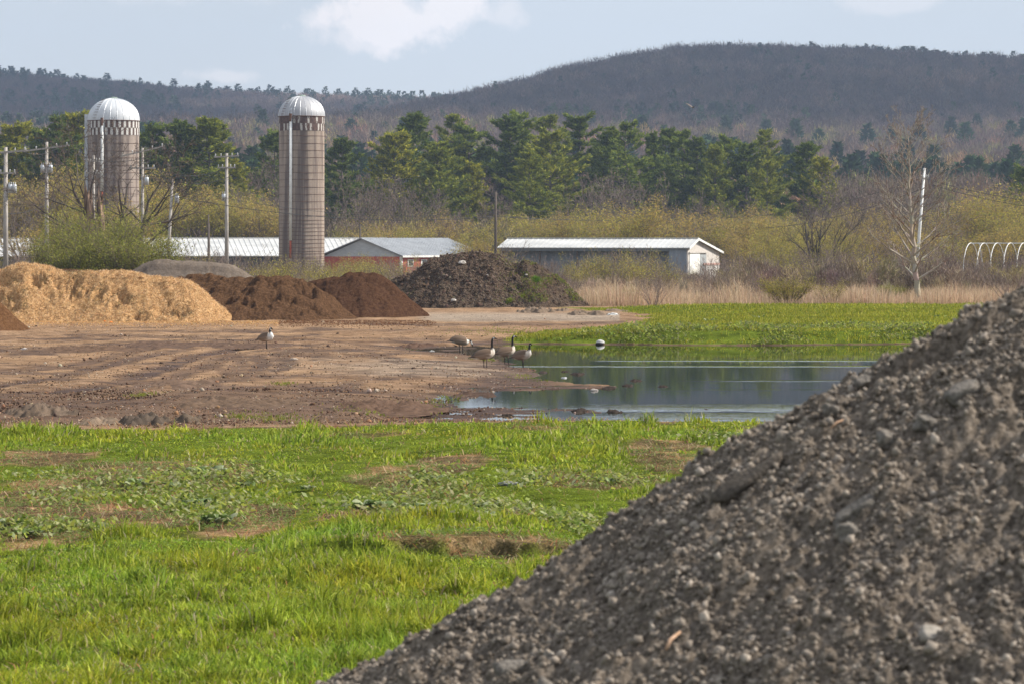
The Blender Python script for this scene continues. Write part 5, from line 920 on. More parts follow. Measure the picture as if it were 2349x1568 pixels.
for i, (px, py, Y, k, wf) in enumerate(PINES):
    x = (px-CX)/F*Y; z0 = gz(x, Y); H = CH-(py-HY)/F*Y-z0; far_l = px < 600
    place('pine_tree', pineT[k if (i % 3 != 1 or px in PL) else {0: 5, 1: 6, 2: 7, 3: 5, 4: 7}[k]], x, Y, PL.get(px, 'green pine in the dense row left of and behind the wide silo' if far_l else 'dark green pine crowded among its neighbours in the central pine row'), 'pine tree', 'pines behind the barns', 1, i*1.7, sx=wf*1.25, H=H*(1 if px in PL else random.uniform(.93, 1.04)), auto=None if px in PL else ('green pine', 'pines'))
# pale dead branches at a pine's top
# budding yellow-green willows in a band behind the barns
WIL = []
r_ = random.Random(5)
for px in np.arange(-60, 640, 38): WIL.append((px+r_.uniform(-12, 12), r_.uniform(350, 410) if px < 420 else r_.uniform(400, 470), r_.uniform(388, 410)))
for px in np.arange(95, 640, 44): WIL.append((px+r_.uniform(-12, 12), r_.uniform(425, 495), r_.uniform(385, 395) if px > 330 else r_.uniform(300, 330)))
for px in np.arange(760, 1960, 36): WIL.append((px+r_.uniform(-14, 14), r_.uniform(470, 512), r_.uniform(385, 425)))
WIL += [(1440,448,330),(1500,440,332),(1230,480,380),(1410,470,350),(1340,475,380),(1720,468,350),(1790,480,345),(2270,408,360),(2320,405,350),(2210,470,360),(2350,470,330),(2290,500,300),(2230,540,290),(1990,500,330),(1930,520,300),(860,495,372),(940,500,380),(1020,492,385),(1110,500,350),(1090,528,300),(1880,520,330),(2060,520,330),(1960,470,370),(2010,455,365),(2070,470,360),(2140,480,350),(2180,440,370),(2240,430,365),(2300,425,370),(2340,440,360),(1910,470,375),(1280,462,380),(1380,455,372),(1620,470,372),(1690,478,368),(1745,462,372),(1830,485,360),(2110,510,320),(2200,520,300),(1700,520,300),(1760,525,295)]
for i, (px, py, Y) in enumerate(WIL):
    x = (px-CX)/F*Y; H = CH-(py-HY)/F*Y-gz(x, Y); lb = 'yellow green budding tree in the band behind the barns'
    if (px, py) == (1500, 440): lb = 'golden budding tree rising above the right half of the grey shed roof'
    elif (px, py) == (2270, 408): lb = 'yellow tipped tree above the hoop frame at the right'
    place('willow_tree', willow[[0, 1, 2, 3][i % 4] if px < 1900 or i % 3 else 1], x, Y, lb, 'budding tree', 'budding trees behind the barns', H=H, sx=r_.uniform(1.0, 1.35), auto=('yellow green budding tree', 'budding trees') if lb.startswith('yellow green') else None)
# leafless trees behind and among them
BT = [(600,340,430),(570,380,420),(780,400,400),(840,420,410),(900,410,420),(1000,430,430),(1120,380,470),(1150,400,440),(1400,395,420),(1430,400,425),(1560,430,420),(1950,390,430),(2000,420,400),(1900,430,380),(2060,380,430),(2130,400,420),(2170,430,380),(2230,380,450),(2300,400,430),(2340,390,400),(2390,380,420),(640,420,410),(1960,470,350),(2010,500,300),(2190,500,310),(820,450,390),(2080,450,350),(1700,440,400),(1300,420,430),(2440,420,380),(540,420,400),(280,400,370),(80,420,350),(1420,385,405),(1455,392,400),(905,405,400),(925,398,405),(1980,395,390),(2030,380,400),(2105,420,390),(2180,395,400),(2250,420,380),(1925,400,385),(1965,440,360),(2150,450,340),(2330,420,360),(1500,425,395),(1600,445,390),(1665,455,380),(760,430,400),(1110,455,395)]
for i, (px, py, Y) in enumerate(BT):
    x = (px-CX)/F*Y; H = CH-(py-HY)/F*Y-gz(x, Y); place('bare_tree', bareT[i % 3] if i % 2 else bareM[i % 3], x, Y, 'leafless grey brown tree standing among the budding trees', 'bare tree', 'leafless trees behind the barns', H=H, auto=('leafless grey brown tree', 'leafless trees'))
# low bare scrub from the middle to the right edge
r_ = random.Random(9); k_ = 0
for Yb, n in ((165, 40), (178, 44), (192, 34), (215, 40), (245, 40), (275, 36)):
    for j in range(n):
        px = -40+(2460/n)*(j+r_.random()); 
        if Yb < 185 and (px < 1290 or 1950 < px < 2210 or r_.random() < .3): continue
        if px < 330 and Yb < 200: continue
        x = (px-CX)/F*Yb; yel = r_.random() < (.35 if px > 600 else .25)
        tgt = (r_.uniform(545, 600) if px < 1150 or px > 1700 else r_.uniform(575, 625)); tgt = r_.uniform(590, 660) if Yb < 185 else tgt; yel = yel and (Yb > 185 or r_.random() < .3) 
        if 600 < px < 1100: tgt = r_.uniform(575, 612)
        Yq = Yb+r_.uniform(-8, 8); x = (px-CX)/F*Yq; H = max(1.2, CH-(tgt-HY)/F*Yq-gz(x, Yq)); T_ = shrubY if yel else shrubB
        place('shrub', T_[k_ % len(T_)], x, Yq, 'budding yellow green shrub in the low scrub' if yel else 'bare brown shrub in the low scrub', 'shrub', 'budding shrubs in the scrub' if yel else 'bare shrubs in the scrub', H=H, sx=r_.uniform(.9, 1.3), auto=('low budding shrub', 'low budding shrubs') if yel else ('low bare shrub', 'low bare shrubs')); k_ += 1
for px, yt, Yq, yel in [(745,590,300,0),(775,583,295,1),(805,575,300,1),(835,572,290,1),(865,580,300,0),(893,592,290,0),(1165,575,235,1),(1200,582,240,0),(1235,585,235,0),(1320,575,240,1),(1350,566,245,0),(1380,562,240,1),(1412,560,245,1),(1445,558,240,0),(1475,562,245,1),(1505,575,240,0),(1540,590,235,0),(1575,596,232,0),(1640,600,225,0),(1700,585,230,0)]:
    x = (px-CX)/F*Yq; T_ = shrubY if yel else shrubB
    place('shrub', T_[px % 3], x, Yq, '', 'shrub', 'shrubs growing before the barns', H=CH-(yt-HY)/F*Yq-gz(x, Yq), sx=1.0, auto=('tall budding shrub', 'tall budding shrubs') if yel else ('tall leafless shrub', 'tall leafless shrubs'))
def big_shrub(px, ytop, ybase_Y, W, bud, label, seed, n=3, bs=.05, stems=30, tw=TW_Y, H=None, spread=.75):
    Y = ybase_Y; x = (px-CX)/F*Y; z0 = gz(x, Y); H = CH-(ytop-HY)/F*Y-z0; P = mk_tree('shrub', seed, H*.72, dict(PR_SHR, n=(9, 6), rmin=.007), tw, stems, spread, .04, bud, n, bs, .2, split=.025)
    place('shrub', P, x, Y, label, 'shrub', H=H*(1.6 if px > 1700 else 1.3 if px > 1200 else 1.1), rz=1.0)
big_shrub(215, 468, 190, 0, BUD_G, 'largest leafy green bush, tallest of the mass behind the wood chips at the left', 501, 4, .055, 60, spread=.6, tw=TW_G)
big_shrub(165, 525, 186, 0, BUD_G, 'leafy green bush at the left end of the green mass behind the wood chips', 502, 4, .055, 34, tw=TW_G)
big_shrub(310, 508, 186, 0, BUD_G, 'leafy green bush at the right end of the green mass behind the wood chips', 503, 4, .055, 38, tw=TW_G)
big_shrub(235, 560, 178, 0, BUD_G, 'lower leafy bush in front of the largest green bush', 504, 4, .055, 36, tw=TW_G)
big_shrub(1805, 600, 163.5, 0, BUD_Y, 'yellow green twiggy bush at the meadow edge, left of the large bare tree', 505, 3, .04, 20, spread=1.25)
big_shrub(2045, 622, 166, 0, BUD_G, 'round green bush just left of the large bare tree trunk', 506, 5, .035, 26, spread=.75)
big_shrub(1340, 590, 172, 0, None, 'tall bare grey shrub right of the soil mound', 507, tw=TW_G, stems=20, spread=.7)
big_shrub(1560, 640, 164, 0, None, 'bare reddish shrub at the meadow edge below the grey shed', 508, tw=TW_P, stems=20, spread=.8)
big_shrub(1080, 540, 200, 0, BUD_Y, 'tall budding shrub behind the top of the soil mound', 509, 3, .05, 20)
big_shrub(400, 575, 190, 0, BUD_Y, 'thin budding shrub behind the grey sand mound', 510, 3, .04, 20)
# the large bare tree at the right: leader with ascending limbs
def leader_tree(seed, H, r0, c, n=40, lw=.42):
    rnd = random.Random(seed); S, tips = [], []; prev = np.array([0, 0, -.1]); k = 22; pts = []
    for i in range(k):
        f = (i+1)/k; q = np.array([-.55*f-.15*math.sin(f*3)+rnd.gauss(0, .03), rnd.gauss(0, .03), H*f]); rr = r0*(1-f)**1.0+.008; S.append((*prev, *q, r0*(1-i/k)+.008, rr)); pts.append((prev+0, q, rr)); prev = q
    prm = dict(lv=3, seg=(.3, .3, .25, .2), wob=(.06, .08, .10, .12), up=(.35, .4, .2, .2), n=(5, 4, 3), st=(.2, .2, .2), ang=(.6, .6, .6), len=(.42, .5, .5), dec=(.3, .3, .3), tap=.8, rmin=.010)
    for j in range(n):
        f = .10+.86*(j/n)**.9; i = min(k-1, int(f*k)); q = pts[i][1]; a = j*2.4+rnd.uniform(-.4, .4); el = .42+.5*f; d = np.array([math.cos(a)*math.cos(el), math.sin(a)*math.cos(el), math.sin(el)]); grow(S, tips, q, d, H*lw*(1-.62*f)*rnd.uniform(.75, 1.15)*(.7 if f < .2 else 1), pts[i][2]*.45+.006, 0, rnd, prm)
    S = np.array(S); thick = S[:, 6] > .045; V, Fq = segs_arr(S[thick], 8); cc = np.repeat(pick([c], thick.sum(), .08), 16, 0); A = ('trunk', new_mesh('trunk', V, Fq, [M_twig], smooth=True, col=cc)); V, Fq = segs_arr(S[~thick], 4)
    return [A, ('crown', new_mesh('crown', V, Fq, [M_twig], col=np.repeat(pick([c, tuple(v*.7 for v in c), (.2, .13, .09)], (~thick).sum(), .15), 8, 0)))]
x, Y = (2108-CX)/F*164, 164; place('bare_tree', leader_tree(77, CH-(292-HY)/F*Y-gz(x, Y), .16, (.36, .31, .25)), x, Y, 'large bare tree with pale straight trunk at the meadow edge on the right', 'bare tree', rz=0)
x, Y = (1872-CX)/F*300, 300.; place('bare_tree', mk_tree('bt', 78, 4.4, dict(PR_WIL, n=(7, 6, 5), ang=(.42, .5, .5)), [(.08, .065, .055), (.10, .08, .07)], 4, .45, .16), x, Y, 'dark forked bare tree between the grey shed and the large bare tree', 'bare tree', rz=.5, H=CH-(455-HY)/F*Y-gz(x, Y))
# spreading dark bare tree and broken snags before the wide silo
x, Y = (290-CX)/F*215, 215.; place('bare_tree', mk_tree('bt', 79, 5.0, dict(PR_OPEN, ang=(1.0, .75, .7, .7), len=(.8, .55, .5, .45), n=(11, 6, 5, 4)), [(.085, .068, .055), (.11, .085, .07), (.14, .11, .09)], 2, .35, .2), x, Y, 'wide spreading dark bare tree in front of the wide silo', 'bare tree', rz=.3, H=CH-(392-HY)/F*Y-gz(x, Y))
for (px, py, rr_, lb) in [(205,412,.42,'tallest broken dead trunk left of the spreading bare tree'),(231,425,.3,'second broken dead trunk with a pale split, beside the tallest one'),(188,470,.25,'shortest broken dead trunk beside the tallest one')]:
    Y = 212.; x = (px-CX)/F*Y; z0 = gz(x, Y); H = CH-(py-HY)/F*Y-z0; r = np.random.default_rng(int(px)); n = 14; a = np.arange(n)*2*math.pi/n; rows_ = []
    for k in range(12):
        f = k/11; rad = rr_*(1-.45*f)*(1+.2*r.normal(size=n)*.5); z = np.full(n, H*f) if k < 9 else H*(f-.12*r.uniform(0, 1, n)*(k-8)); rows_.append(np.stack([np.cos(a)*rad+.12*math.sin(f*4), np.sin(a)*rad, z], -1))
    V = np.concatenate(rows_+[np.array([[.0, 0, H*.8]]*n)]); i = np.arange(12)[:, None]*n; j = np.arange(n)[None]; j2 = (j+1) % n; Fq = np.stack([i+j, i+j2, i+n+j2, i+n+j], -1).reshape(-1, 4)
    add_obj('dead_trunk', new_mesh('dead_trunk', V, Fq, [noisy('dead_wood', (.13, .085, .06), (.34, .23, .16), 3, sc3=(4, 4, .4), bmp=(.8, .1))]), loc=(x, Y, z0), label=lb, cat='dead trunk', group='broken dead trunks')

# ------------------------------------------------------------ far woods: one mass each
def puff_bare(seed, H, n):
    r = np.random.default_rng(seed); d = r.normal(size=(n, 3)); d /= np.linalg.norm(d, axis=1)[:, None]; rad = r.uniform(.25, 1, n)[:, None]**.6; lop = r.normal(0, .06, 2); P = d*rad*np.array([.30, .30, .34])*H*(1+.25*np.sin(d@r.normal(size=3)*4+1))[:, None]+[lop[0]*H, lop[1]*H, .62*H]
    o = P-[0, 0, .22*H]; o /= np.linalg.norm(o, axis=1)[:, None]; o = o+r.normal(0, .35, (n, 3)); o /= np.linalg.norm(o, axis=1)[:, None]; sd = np.cross(o, r.normal(size=(n, 3))); sd /= np.linalg.norm(sd, axis=1)[:, None]; w = H*.011; L_ = H*r.uniform(.10, .22, n)[:, None]
    V = np.stack([P-o*L_*.5-sd*w, P-o*L_*.5+sd*w, P+o*L_*.5], 1).reshape(-1, 3); m = 6; a = r.uniform(0, 6.28, m)
    q = np.stack([np.cos(a)*.2*H, np.sin(a)*.2*H, np.full(m, .75*H)], -1); b0 = np.repeat([[0, 0, .25*H]], m, 0); w2 = np.array([.008*H, 0, 0]); Vl = np.stack([b0-w2, b0+w2, q], 1).reshape(-1, 3)
    tr = np.array([(-.012*H, 0, -.5), (.012*H, 0, -.5), (0, 0, H*.75), (0, -.012*H, -.5), (0, .012*H, -.5), (0, 0, H*.75)]); V = np.concatenate([V, Vl, tr]); return V, np.arange(len(V)).reshape(-1, 3), np.ones(len(V))
def puff_ever(seed, H, n):
    r = np.random.default_rng(seed); z = H*(.2+.8*r.uniform(0, 1, n)**.85); f = (z/H-.2)/.8; rad = H*.2*np.interp(f, [0, .3, .7, 1], [.7, 1, .6, .1])*r.uniform(.2, 1.1, n); a = r.uniform(0, 2*math.pi, n)
    P = np.stack([rad*np.cos(a), rad*np.sin(a), z], -1); D = np.stack([np.cos(a), np.sin(a), r.uniform(.1, .9, n)], -1); sd = np.cross(D, r.normal(size=(n, 3))); sd /= np.linalg.norm(sd, axis=1)[:, None]
    L_ = H*r.uniform(.05, .10, n)[:, None]; V = np.stack([P-sd*L_*.45, P+sd*L_*.45, P+D*L_], 1).reshape(-1, 3); V = np.concatenate([V, [(-.015*H, 0, -.5), (.015*H, 0, -.5), (0, 0, H*.9)]]); return V, np.arange(len(V)).reshape(-1, 3), np.ones(len(V))
def forest(name, label, x, y, H, colr, tmpl, mtl):
    n = len(x); z = ground_z(x, y); which = rng.integers(0, len(tmpl), n); Vs, Fs, Cs = [], [], []; base = 0
    for k, (V0, F0, _) in enumerate(tmpl):
        i = np.where(which == k)[0]
        if not len(i): continue
        a = rng.uniform(0, 2*math.pi, len(i)); ca, sa = np.cos(a)[:, None], np.sin(a)[:, None]; s = H[i][:, None]; w = s*rng.uniform(.85, 1.25, (len(i), 1))
        V = np.stack([(V0[None, :, 0]*ca-V0[None, :, 1]*sa)*w+x[i][:, None], (V0[None, :, 0]*sa+V0[None, :, 1]*ca)*w+y[i][:, None], V0[None, :, 2]*s+z[i][:, None]], -1).reshape(-1, 3)
        Fs.append((np.arange(len(i))[:, None, None]*len(V0)+F0[None]).reshape(-1, 3)+base); Vs.append(V); base += len(V); Cs.append(np.repeat(colr[i], len(V0), 0))
    add_obj(name, new_mesh(name, np.concatenate(Vs), np.concatenate(Fs), [mtl], col=np.concatenate(Cs)), kind='stuff', label=label, cat='wood')
TB = [puff_bare(600+i, 1.0, 95) for i in range(5)]; TE = [puff_ever(620+i, 1.0, 150) for i in range(4)]; TBn = [puff_bare(640+i, 1.0, 170) for i in range(5)]; TEn = [puff_ever(660+i, 1.0, 420) for i in range(4)]
BARKC = [(.125, .09, .078), (.155, .108, .088), (.092, .07, .065), (.132, .102, .075), (.185, .13, .10)]
def hill_pts(n, y0, y1, t0, t1):
    y = np.sqrt(rng.uniform(y0**2, y1**2, n)); return rng.uniform(t0, t1, n)*y, y
x, y = hill_pts(21000, 1190, 1850, -.19, .19); px = CX+x/y*F; nz_ = fbm(x, y, .008, 3)
ev = (rng.uniform(0, 1, len(x)) < .012+.35*ss(.3, .55, nz_)*(y < 1330)+.45*(y > 1715)*(y < 1780)*(px > 1700)); xb, yb = x[~ev], y[~ev]; tint = 1+.3*fbm(xb, yb, .012, 3)[:, None]
forest('hillside_wood', 'leafless brown wood covering the near hill on the right', xb, yb, rng.uniform(7, 13, len(xb)), pick(BARKC, len(xb), .42)*tint, TB, M_far)
xe, ye = x[ev], y[ev]; forest('hillside_evergreens', 'dark evergreens scattered over the near hill', xe, ye, rng.uniform(8, 13, len(xe)), pick([(.045, .075, .03), (.06, .09, .035), (.04, .06, .035)], len(xe)), TE, M_far)
x, y = hill_pts(12500, 1850, 2620, -.19, .03); ev = (rng.uniform(0, 1, len(x)) < .02+.25*ss(.25, .5, fbm(x, y, .006, 3))+.35*(y > 2440)*(CX+x/y*F > 420)); xb, yb = x[~ev], y[~ev]
sunlit_tint = ss(2050, 2350, yb)[:, None]*ss(350, 520, CX+xb/yb*F)[:, None]  # sunlit stretch of the ridge, painted into its tree colours
forest('far_ridge_wood', 'hazy leafless wood on the far ridge at the left', xb, yb, rng.uniform(9, 14, len(xb)), pick(BARKC, len(xb), .2)*(1+1.1*sunlit_tint*np.array([1.15, 1, .9])), TB, M_far)
xe, ye = x[ev], y[ev]; forest('far_ridge_evergreens', 'small dark evergreens along the far ridge', xe, ye, rng.uniform(10, 18, len(xe)), pick([(.05, .08, .03), (.065, .095, .04)], len(xe)), TE, M_far)
x, y = hill_pts(9000, 520, 1200, -.19, .19); px = CX+x/y*F; ev = rng.uniform(0, 1, len(x)) < (.035+.45*ss(.34, .55, fbm(x, y, .012, 3)))*(1-.7*ss(800, 1000, y)); xb, yb = x[~ev], y[~ev]; tint = rng.uniform(0, 1, len(xb)) < .18
cb = pick([(.18, .13, .105), (.22, .155, .12), (.155, .115, .10), (.19, .155, .09)], len(xb), .22); cb[tint] = pick([(.30, .28, .09), (.36, .26, .10), (.34, .19, .13)], tint.sum())
forest('valley_wood', 'mixed pinkish bare wood in the valley below the hills', xb, yb, rng.uniform(7, 12, len(xb)), cb, TBn, M_far)
xe, ye = x[ev], y[ev]; forest('valley_evergreens', 'blue green evergreens dotted through the valley wood', xe, ye, rng.uniform(9, 15, len(xe)), pick([(.055, .095, .04), (.07, .11, .04), (.05, .08, .035)], len(xe)), TEn, M_far)
n = 2600; y = rng.uniform(172, 285, n); px = np.where(rng.uniform(0, 1, n) < .72, rng.uniform(1200, 2600, n), rng.uniform(540, 1010, n)); x = (px-CX)/F*y
forest('brush_thicket', 'purplish brown leafless brush between the reeds and the barns', x, y, rng.uniform(1.3, 2.9, n)*(.8+.35*fbm(x, y, .12, 3))*np.where(px < 1020, .62, np.where((px > 1225) & (px < 1690), .62, 1)), pick([(.20, .14, .115), (.24, .175, .13), (.17, .125, .11), (.27, .22, .12), (.30, .24, .17)], n, .25), TBn, M_far)
n = 4200; y = rng.uniform(385, 520, n); x = rng.uniform(-.19, .19, n)*y; px = CX+x/y*F; k = (px > 1900) | (rng.uniform(0, 1, n) < .55); x, y = x[k], y[k]
forest('thicket', 'bare grey brown thicket behind the budding trees', x, y, rng.uniform(4, 8, len(x)), pick([(.22, .17, .12), (.26, .21, .12), (.19, .14, .12), (.25, .23, .09)], len(x), .2), TBn, M_far)

# ------------------------------------------------------------ geese
def goose(px, py, z, label, spine, face=1, sc=1.0, yaw=0, white_cheek=True, legs=.26, Y=None):
    # spine rows: x, z, half width, half height, colour keys back/side/belly
    C_ = dict(k=(.012, .010, .010), w=(.72, .70, .66), b=(.15, .10, .068), l=(.27, .195, .14), c=(.58, .50, .42), d=(.10, .068, .05), n=(.02, .016, .015))
    P = np.array([s[:4] for s in spine], float); P[2:9, 3] *= 1.16; P[2:8, 2] *= 1.05; P[:3, 0] *= .93; n = 14; k = len(P); T = np.gradient(P[:, :2], axis=0); T /= np.linalg.norm(T, axis=1)[:, None]+1e-9; Nn = np.stack([-T[:, 1], T[:, 0]], -1); a = np.arange(n)*2*math.pi/n
    V = np.zeros((k, n, 3)); Cc = np.zeros((k, n, 3))
    for i in range(k):
        for j in range(n):
            s_, c_ = math.sin(a[j]), math.cos(a[j]); V[i, j] = (P[i, 0]+Nn[i, 0]*s_*P[i, 3], c_*P[i, 2], P[i, 1]+Nn[i, 1]*s_*P[i, 3]); ky = spine[i][4]; q = ky[0] if s_ > .45 else (ky[1] if s_ > -.45 else ky[2]); Cc[i, j] = C_[q]
    V = V.reshape(-1, 3); Cc = Cc.reshape(-1, 3); i = np.arange(k-1)[:, None]*n; j = np.arange(n)[None]; j2 = (j+1) % n; Fq = np.stack([i+j, i+n+j, i+n+j2, i+j2], -1).reshape(-1, 4)
    cap = []
    Vl, Cl, Fl = [V], [Cc], [Fq]; base = len(V)
    for (lx, ly, ft) in ((-.02, .055, .03), (.07, -.055, -.02)):
        Vt, Ft = tube_arr([(lx, ly, legs+.08), (lx-.005, ly, legs-.02), (lx+ft*.4, ly, legs*.5), (lx+ft*.4, ly, .01)], [.034, .022, .011, .010], 7); Vl.append(Vt); Fl.append(Ft+base); cc = np.where((Vt[:, 2:3] > legs-.04), np.array([C_['l']]), np.array([C_['n']])); Cl.append(cc); base += len(Vt)
        w = np.array([(-.02, 0, .006), (.08, -.045, .004), (.095, 0, .006), (.08, .045, .004), (-.02, 0, .016), (.03, 0, .014)])+[lx+ft*.4, ly, 0]; Vl.append(w); Fl.append(np.array([(0, 1, 2, 5), (0, 5, 2, 3), (4, 5, 2, 1), (4, 3, 2, 5)])+base); Cl.append(np.repeat([C_['n']], 6, 0)); base += 6
    for sgn in (1, -1):                               # folded wings: part of the same skin
        u = np.linspace(0, 1, 7); v = np.linspace(-1, 1, 5); U, Vv = np.meshgrid(u, v, indexing='ij'); bx, bz, hw, hh = [np.interp(.17-U*.62, P[:9, 0], P[:9, q]) for q in (0, 1, 2, 3)]
        th = Vv*.55+.42; W = np.stack([.17-U*.62, sgn*(hw*1.06+.006)*np.cos(th), bz+hh*1.08*np.sin(th)], -1).reshape(-1, 3); id_ = np.arange(35).reshape(7, 5)+base; Vl.append(W); Fl.append(np.stack([id_[:-1, :-1], id_[1:, :-1], id_[1:, 1:], id_[:-1, 1:]], -1).reshape(-1, 4)); Cl.append(np.where((U.ravel() > .72)[:, None], [C_['d']], np.where((Vv.ravel() < -.8)[:, None], [C_['l']], [C_['b']]))); base += 35
    V = np.concatenate(Vl)*sc; me = new_mesh('goose', V, np.concatenate(Fl), [M_goose], smooth=True, col=np.concatenate(Cl))
    if Y is None: X, Y, _ = Pz(px, py, z)
    else: X = (px-CX)/F*Y
    o = add_obj('goose', me, loc=(X, Y, z), label=label, cat='goose', group='Canada geese by the pond'); o.rotation_euler = (0, 0, yaw); return o
BODY = [(-.47, .275, .012, .006, 'kkk'), (-.40, .29, .05, .016, 'kkw'), (-.33, .31, .075, .045, 'kkw'), (-.24, .335, .105, .085, 'dlw'), (-.12, .36, .13, .118, 'bll'), (0, .38, .138, .13, 'bll'), (.10, .395, .13, .125, 'blc'), (.17, .415, .108, .11, 'lcc'), (.215, .45, .078, .085, 'lcc')]
UP = BODY+[(.225, .505, .045, .055, 'kcw'), (.215, .56, .032, .036, 'kkk'), (.21, .65, .026, .028, 'kkk'), (.215, .74, .026, .028, 'kkk'), (.23, .79, .028, .032, 'kkw'), (.255, .812, .031, .032, 'kww'), (.285, .812, .027, .027, 'kkk'), (.31, .80, .017, .017, 'kkk'), (.35, .788, .012, .008, 'kkk'), (.37, .784, .002, .002, 'kkk')]
DN = [(-.45, .36, .012, .006, 'kkk'), (-.39, .37, .05, .016, 'kkw'), (-.32, .385, .075, .045, 'kkw'), (-.24, .395, .105, .085, 'dlw'), (-.12, .395, .13, .118, 'bll'), (0, .38, .138, .13, 'bll'), (.10, .36, .13, .125, 'bll'), (.17, .345, .108, .11, 'lll'), (.215, .34, .085, .09, 'lwc')]+[(.26, .36, .045, .05, 'kwc'), (.30, .375, .032, .034, 'kkk'), (.335, .355, .028, .03, 'kkk'), (.355, .31, .028, .03, 'kww'), (.37, .27, .028, .03, 'kww'), (.385, .235, .02, .02, 'kkk'), (.40, .20, .012, .01, 'kkk'), (.405, .185, .002, .002, 'kkk')]
TUCK = BODY[:7]+[(.16, .405, .118, .12, 'lcw'), (.21, .44, .095, .10, 'cww'), (.20, .50, .055, .06, 'kcw'), (.18, .545, .040, .045, 'kkk'), (.175, .59, .034, .036, 'kkk'), (.185, .635, .030, .032, 'kkw'), (.21, .66, .031, .031, 'kww'), (.24, .655, .026, .026, 'kkk'), (.265, .64, .016, .016, 'kkk'), (.30, .62, .010, .008, 'kkk'), (.315, .612, .002, .002, 'kkk')]
MID = BODY+[(.23, .50, .045, .055, 'kcw'), (.235, .55, .032, .036, 'kkk'), (.235, .61, .028, .03, 'kkk'), (.245, .65, .028, .03, 'kkk'), (.255, .685, .029, .031, 'kkw'), (.27, .70, .030, .031, 'kkw'), (.285, .695, .026, .026, 'kkk'), (.30, .675, .017, .017, 'kkk'), (.315, .655, .010, .008, 'kkk'), (.318, .65, .002, .002, 'kkk')]
for (px, py, sp_, yaw, sc, lb, zo) in [(1111,843,UP,R(5),1.0,'goose standing tall with white cheek, front left of the pond group',0),(1160,835,UP,R(20),.98,'goose with upright neck standing just behind the front goose',0),(1198,843,MID,R(-28),.96,'goose at the right of the pond group, wading in the shallows',0),(1056,808,DN,R(15),1.02,'goose bending its head to the mud left of the others',0),(610,800,TUCK,R(-38),.98,'lone goose with pale breast standing on the open yard at the left',0)]:
    X, Y, _ = Pz(px, py, -.08); z = gz(X, Y); z = max(z, WZ-.04); X, Y, _ = Pz(px, py, z); z = max(gz(X, Y), WZ-.05); goose(px, py, z, lb, sp_, yaw=yaw, sc=sc)
# flying bird over the pines
Y = 150.; x, Y, z = Pd(1590, 247, Y); V, Fq = [], []
b0 = lathe([(.001, -.2), (.03, -.15), (.055, -.02), (.05, .08), (.03, .15), (.032, .19), (.001, .24)], 8); Vb = b0[0][:, [0, 2, 1]]*np.array([1, 1, .8]); Fb = b0[1]; Cb = np.repeat([(.04, .035, .03)], len(Vb), 0)
def wing(sg, tipx, tipz, c):
    u = np.linspace(0, 1, 7); A = np.stack([sg*(.03+(tipx)*u), .09+.05*np.sin(u*3)-.10*u*u, .02+tipz*u**1.1], -1); B_ = A+np.stack([u*0, -.17*(1-u**2*.75), u*0-.01], -1); Vv = np.concatenate([A, B_, A+[0, 0, -.012], B_+[0, 0, -.012]]); i = np.arange(6)
    return Vv, np.concatenate([np.stack([i, i+1, i+8, i+7], -1), np.stack([i+14, i+21, i+22, i+15], -1), np.stack([i, i+14, i+15, i+1], -1), np.stack([i+7, i+8, i+22, i+21], -1)]), np.repeat([c], 28, 0)
w1 = wing(-1, .30, .20, (.22, .18, .15)); w2 = wing(1, .22, .27, (.03, .028, .03)); tl = (np.array([(-.03, -.17, 0), (.03, -.17, 0), (.06, -.30, 0), (-.06, -.30, 0)]), np.array([(0, 1, 2, 3)]), np.repeat([(.05, .04, .04)], 4, 0))
Vs, Fs, Cs, base = [], [], [], 0
for v_, f_, c_ in ((Vb, Fb, Cb), w1, w2, tl): Vs.append(v_); Fs.append(f_+base); Cs.append(c_); base += len(v_)
o = add_obj('bird', new_mesh('bird', np.concatenate(Vs), np.concatenate(Fs), [M_goose], smooth=True, col=np.concatenate(Cs)), loc=(x, Y, z), label='dark bird flying with raised wings before the wooded hill', cat='bird'); o.rotation_euler = (R(10), 0, R(-15))

# ------------------------------------------------------------ fair-weather clouds whose shade lies on the wooded hills
M_cloud = noisy('cloud_white', (.88, .88, .9), (.95, .95, .96), .01)
V0, F0 = subdiv(*ICO4)
CLD = 1000.; OFF = (CLD-60)/math.tan(SUN_EL)
for i, (fx, fy, rx, ry) in enumerate([(-330, 1620, 260, 330), (-60, 1560, 260, 300), (150, 1560, 250, 320), (380, 1620, 270, 400), (-420, 2250, 170, 330), (330, 2080, 240, 260)]):
    r = np.random.default_rng(900+i); d = r.normal(size=(14, 3)); ph = r.uniform(0, 6, 14); q = sum(np.abs(np.sin((V0@d[k])*(1+k*.7)+ph[k]))/(1+k*.3) for k in range(14)); q = q-q.mean()
    V = V0*(1+.16*q[:, None])*np.array([rx, ry, 120]); V[:, 2] = np.maximum(V[:, 2], -18+4*q)
    add_obj('cloud', new_mesh('cloud', V, F0, [M_cloud], smooth=True), loc=(fx+OFF*SUN_X, fy+OFF*SUN_Y, CLD), kind='structure')

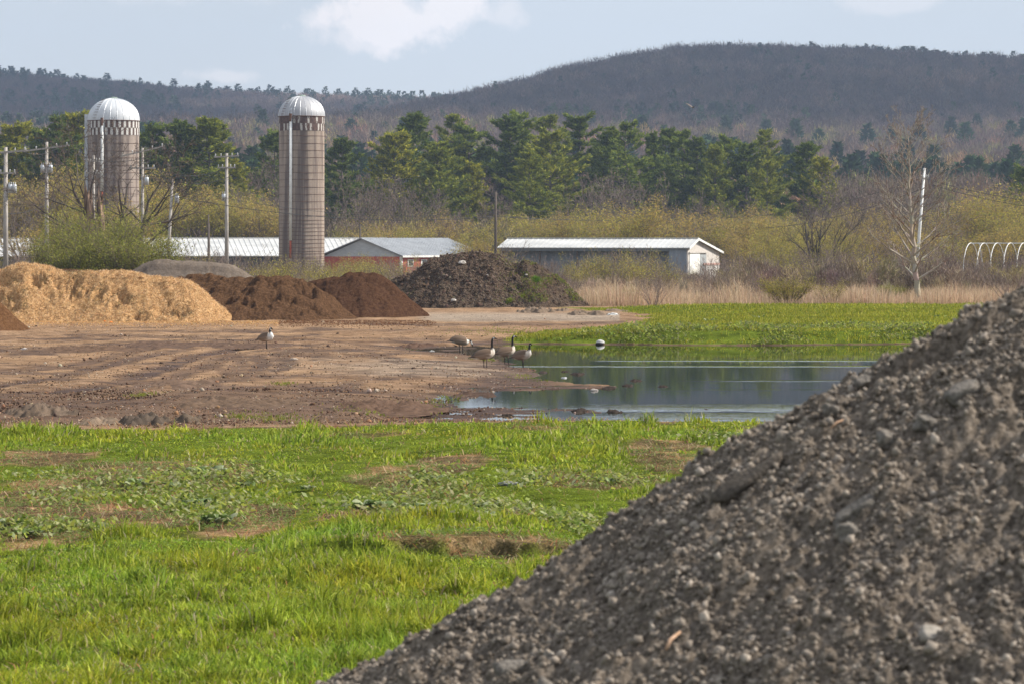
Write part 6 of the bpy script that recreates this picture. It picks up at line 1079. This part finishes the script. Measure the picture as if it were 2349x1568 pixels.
# ------------------------------------------------------------ haze
hm = bpy.data.materials.new('haze'); hm.use_nodes = True; t = hm.node_tree; t.nodes.clear(); o_ = t.nodes.new('ShaderNodeOutputMaterial'); v = t.nodes.new('ShaderNodeVolumePrincipled')
v.inputs['Color'].default_value = (.58, .73, 1, 1); v.inputs['Density'].default_value = .00017; v.inputs['Anisotropy'].default_value = .2; t.links.new(v.outputs[0], o_.inputs['Volume'])
mb = MB(); mb.box((-13000, -420, -4), (13000, 3800, 260)); hz_ = mb.build('haze', hm); hz_['kind'] = 'stuff'

# ------------------------------------------------------------ say which one: landmark and order from the left
LM = [(-9999, 40, 'at the left frame edge'), (40, 150, 'left of the wide silo'), (150, 235, 'at the left side of the wide silo'), (235, 325, 'beside the spreading dark tree'), (325, 400, 'right of the wide silo'), (400, 500, 'near the short dark post'), (500, 570, 'at the crossarm pole'), (570, 640, 'left of the tall silo'),
      (640, 745, 'at the tall silo'), (745, 830, 'right of the tall silo'), (830, 930, 'above the red barn gable'), (930, 1040, 'above the red barn roof'), (1040, 1140, 'above the soil mound'), (1140, 1230, 'at the left end of the grey shed'), (1230, 1330, 'at the left part of the grey shed'), (1330, 1430, 'at the middle of the grey shed'), (1430, 1530, 'at the right part of the grey shed'),
      (1530, 1610, 'near the shed gable'), (1610, 1700, 'right of the shed gable'), (1700, 1790, 'left of the dark forked tree'), (1790, 1860, 'just left of the dark forked tree'), (1860, 1940, 'just right of the dark forked tree'), (1940, 2020, 'left of the large bare tree'), (2020, 2090, 'behind the large bare tree'), (2090, 2160, 'around the white leaning pole'), (2160, 2220, 'left of the hoop frame'), (2220, 2300, 'at the left part of the hoop frame'), (2300, 9999, 'at the right frame edge')]
ORD = 'first second third fourth fifth sixth seventh eighth ninth tenth eleventh twelfth thirteenth fourteenth fifteenth'.split()
bins = {}
for one, many, px, o in PEND:
    k = next(i for i, (a, b_, _) in enumerate(LM) if a <= px < b_); bins.setdefault((one, many, k), []).append((px, o))
for (one, many, k), L_ in bins.items():
    L_.sort(key=lambda q: q[0]); w = LM[k][2]
    for i, (_, o) in enumerate(L_): o['label'] = f'{one} {w}' if len(L_) == 1 else (f'leftmost of the {many} {w}' if i == 0 else (f'rightmost of the {many} {w}' if i == len(L_)-1 else f'{ORD[min(i, 14)]} from left of the {many} {w}'))
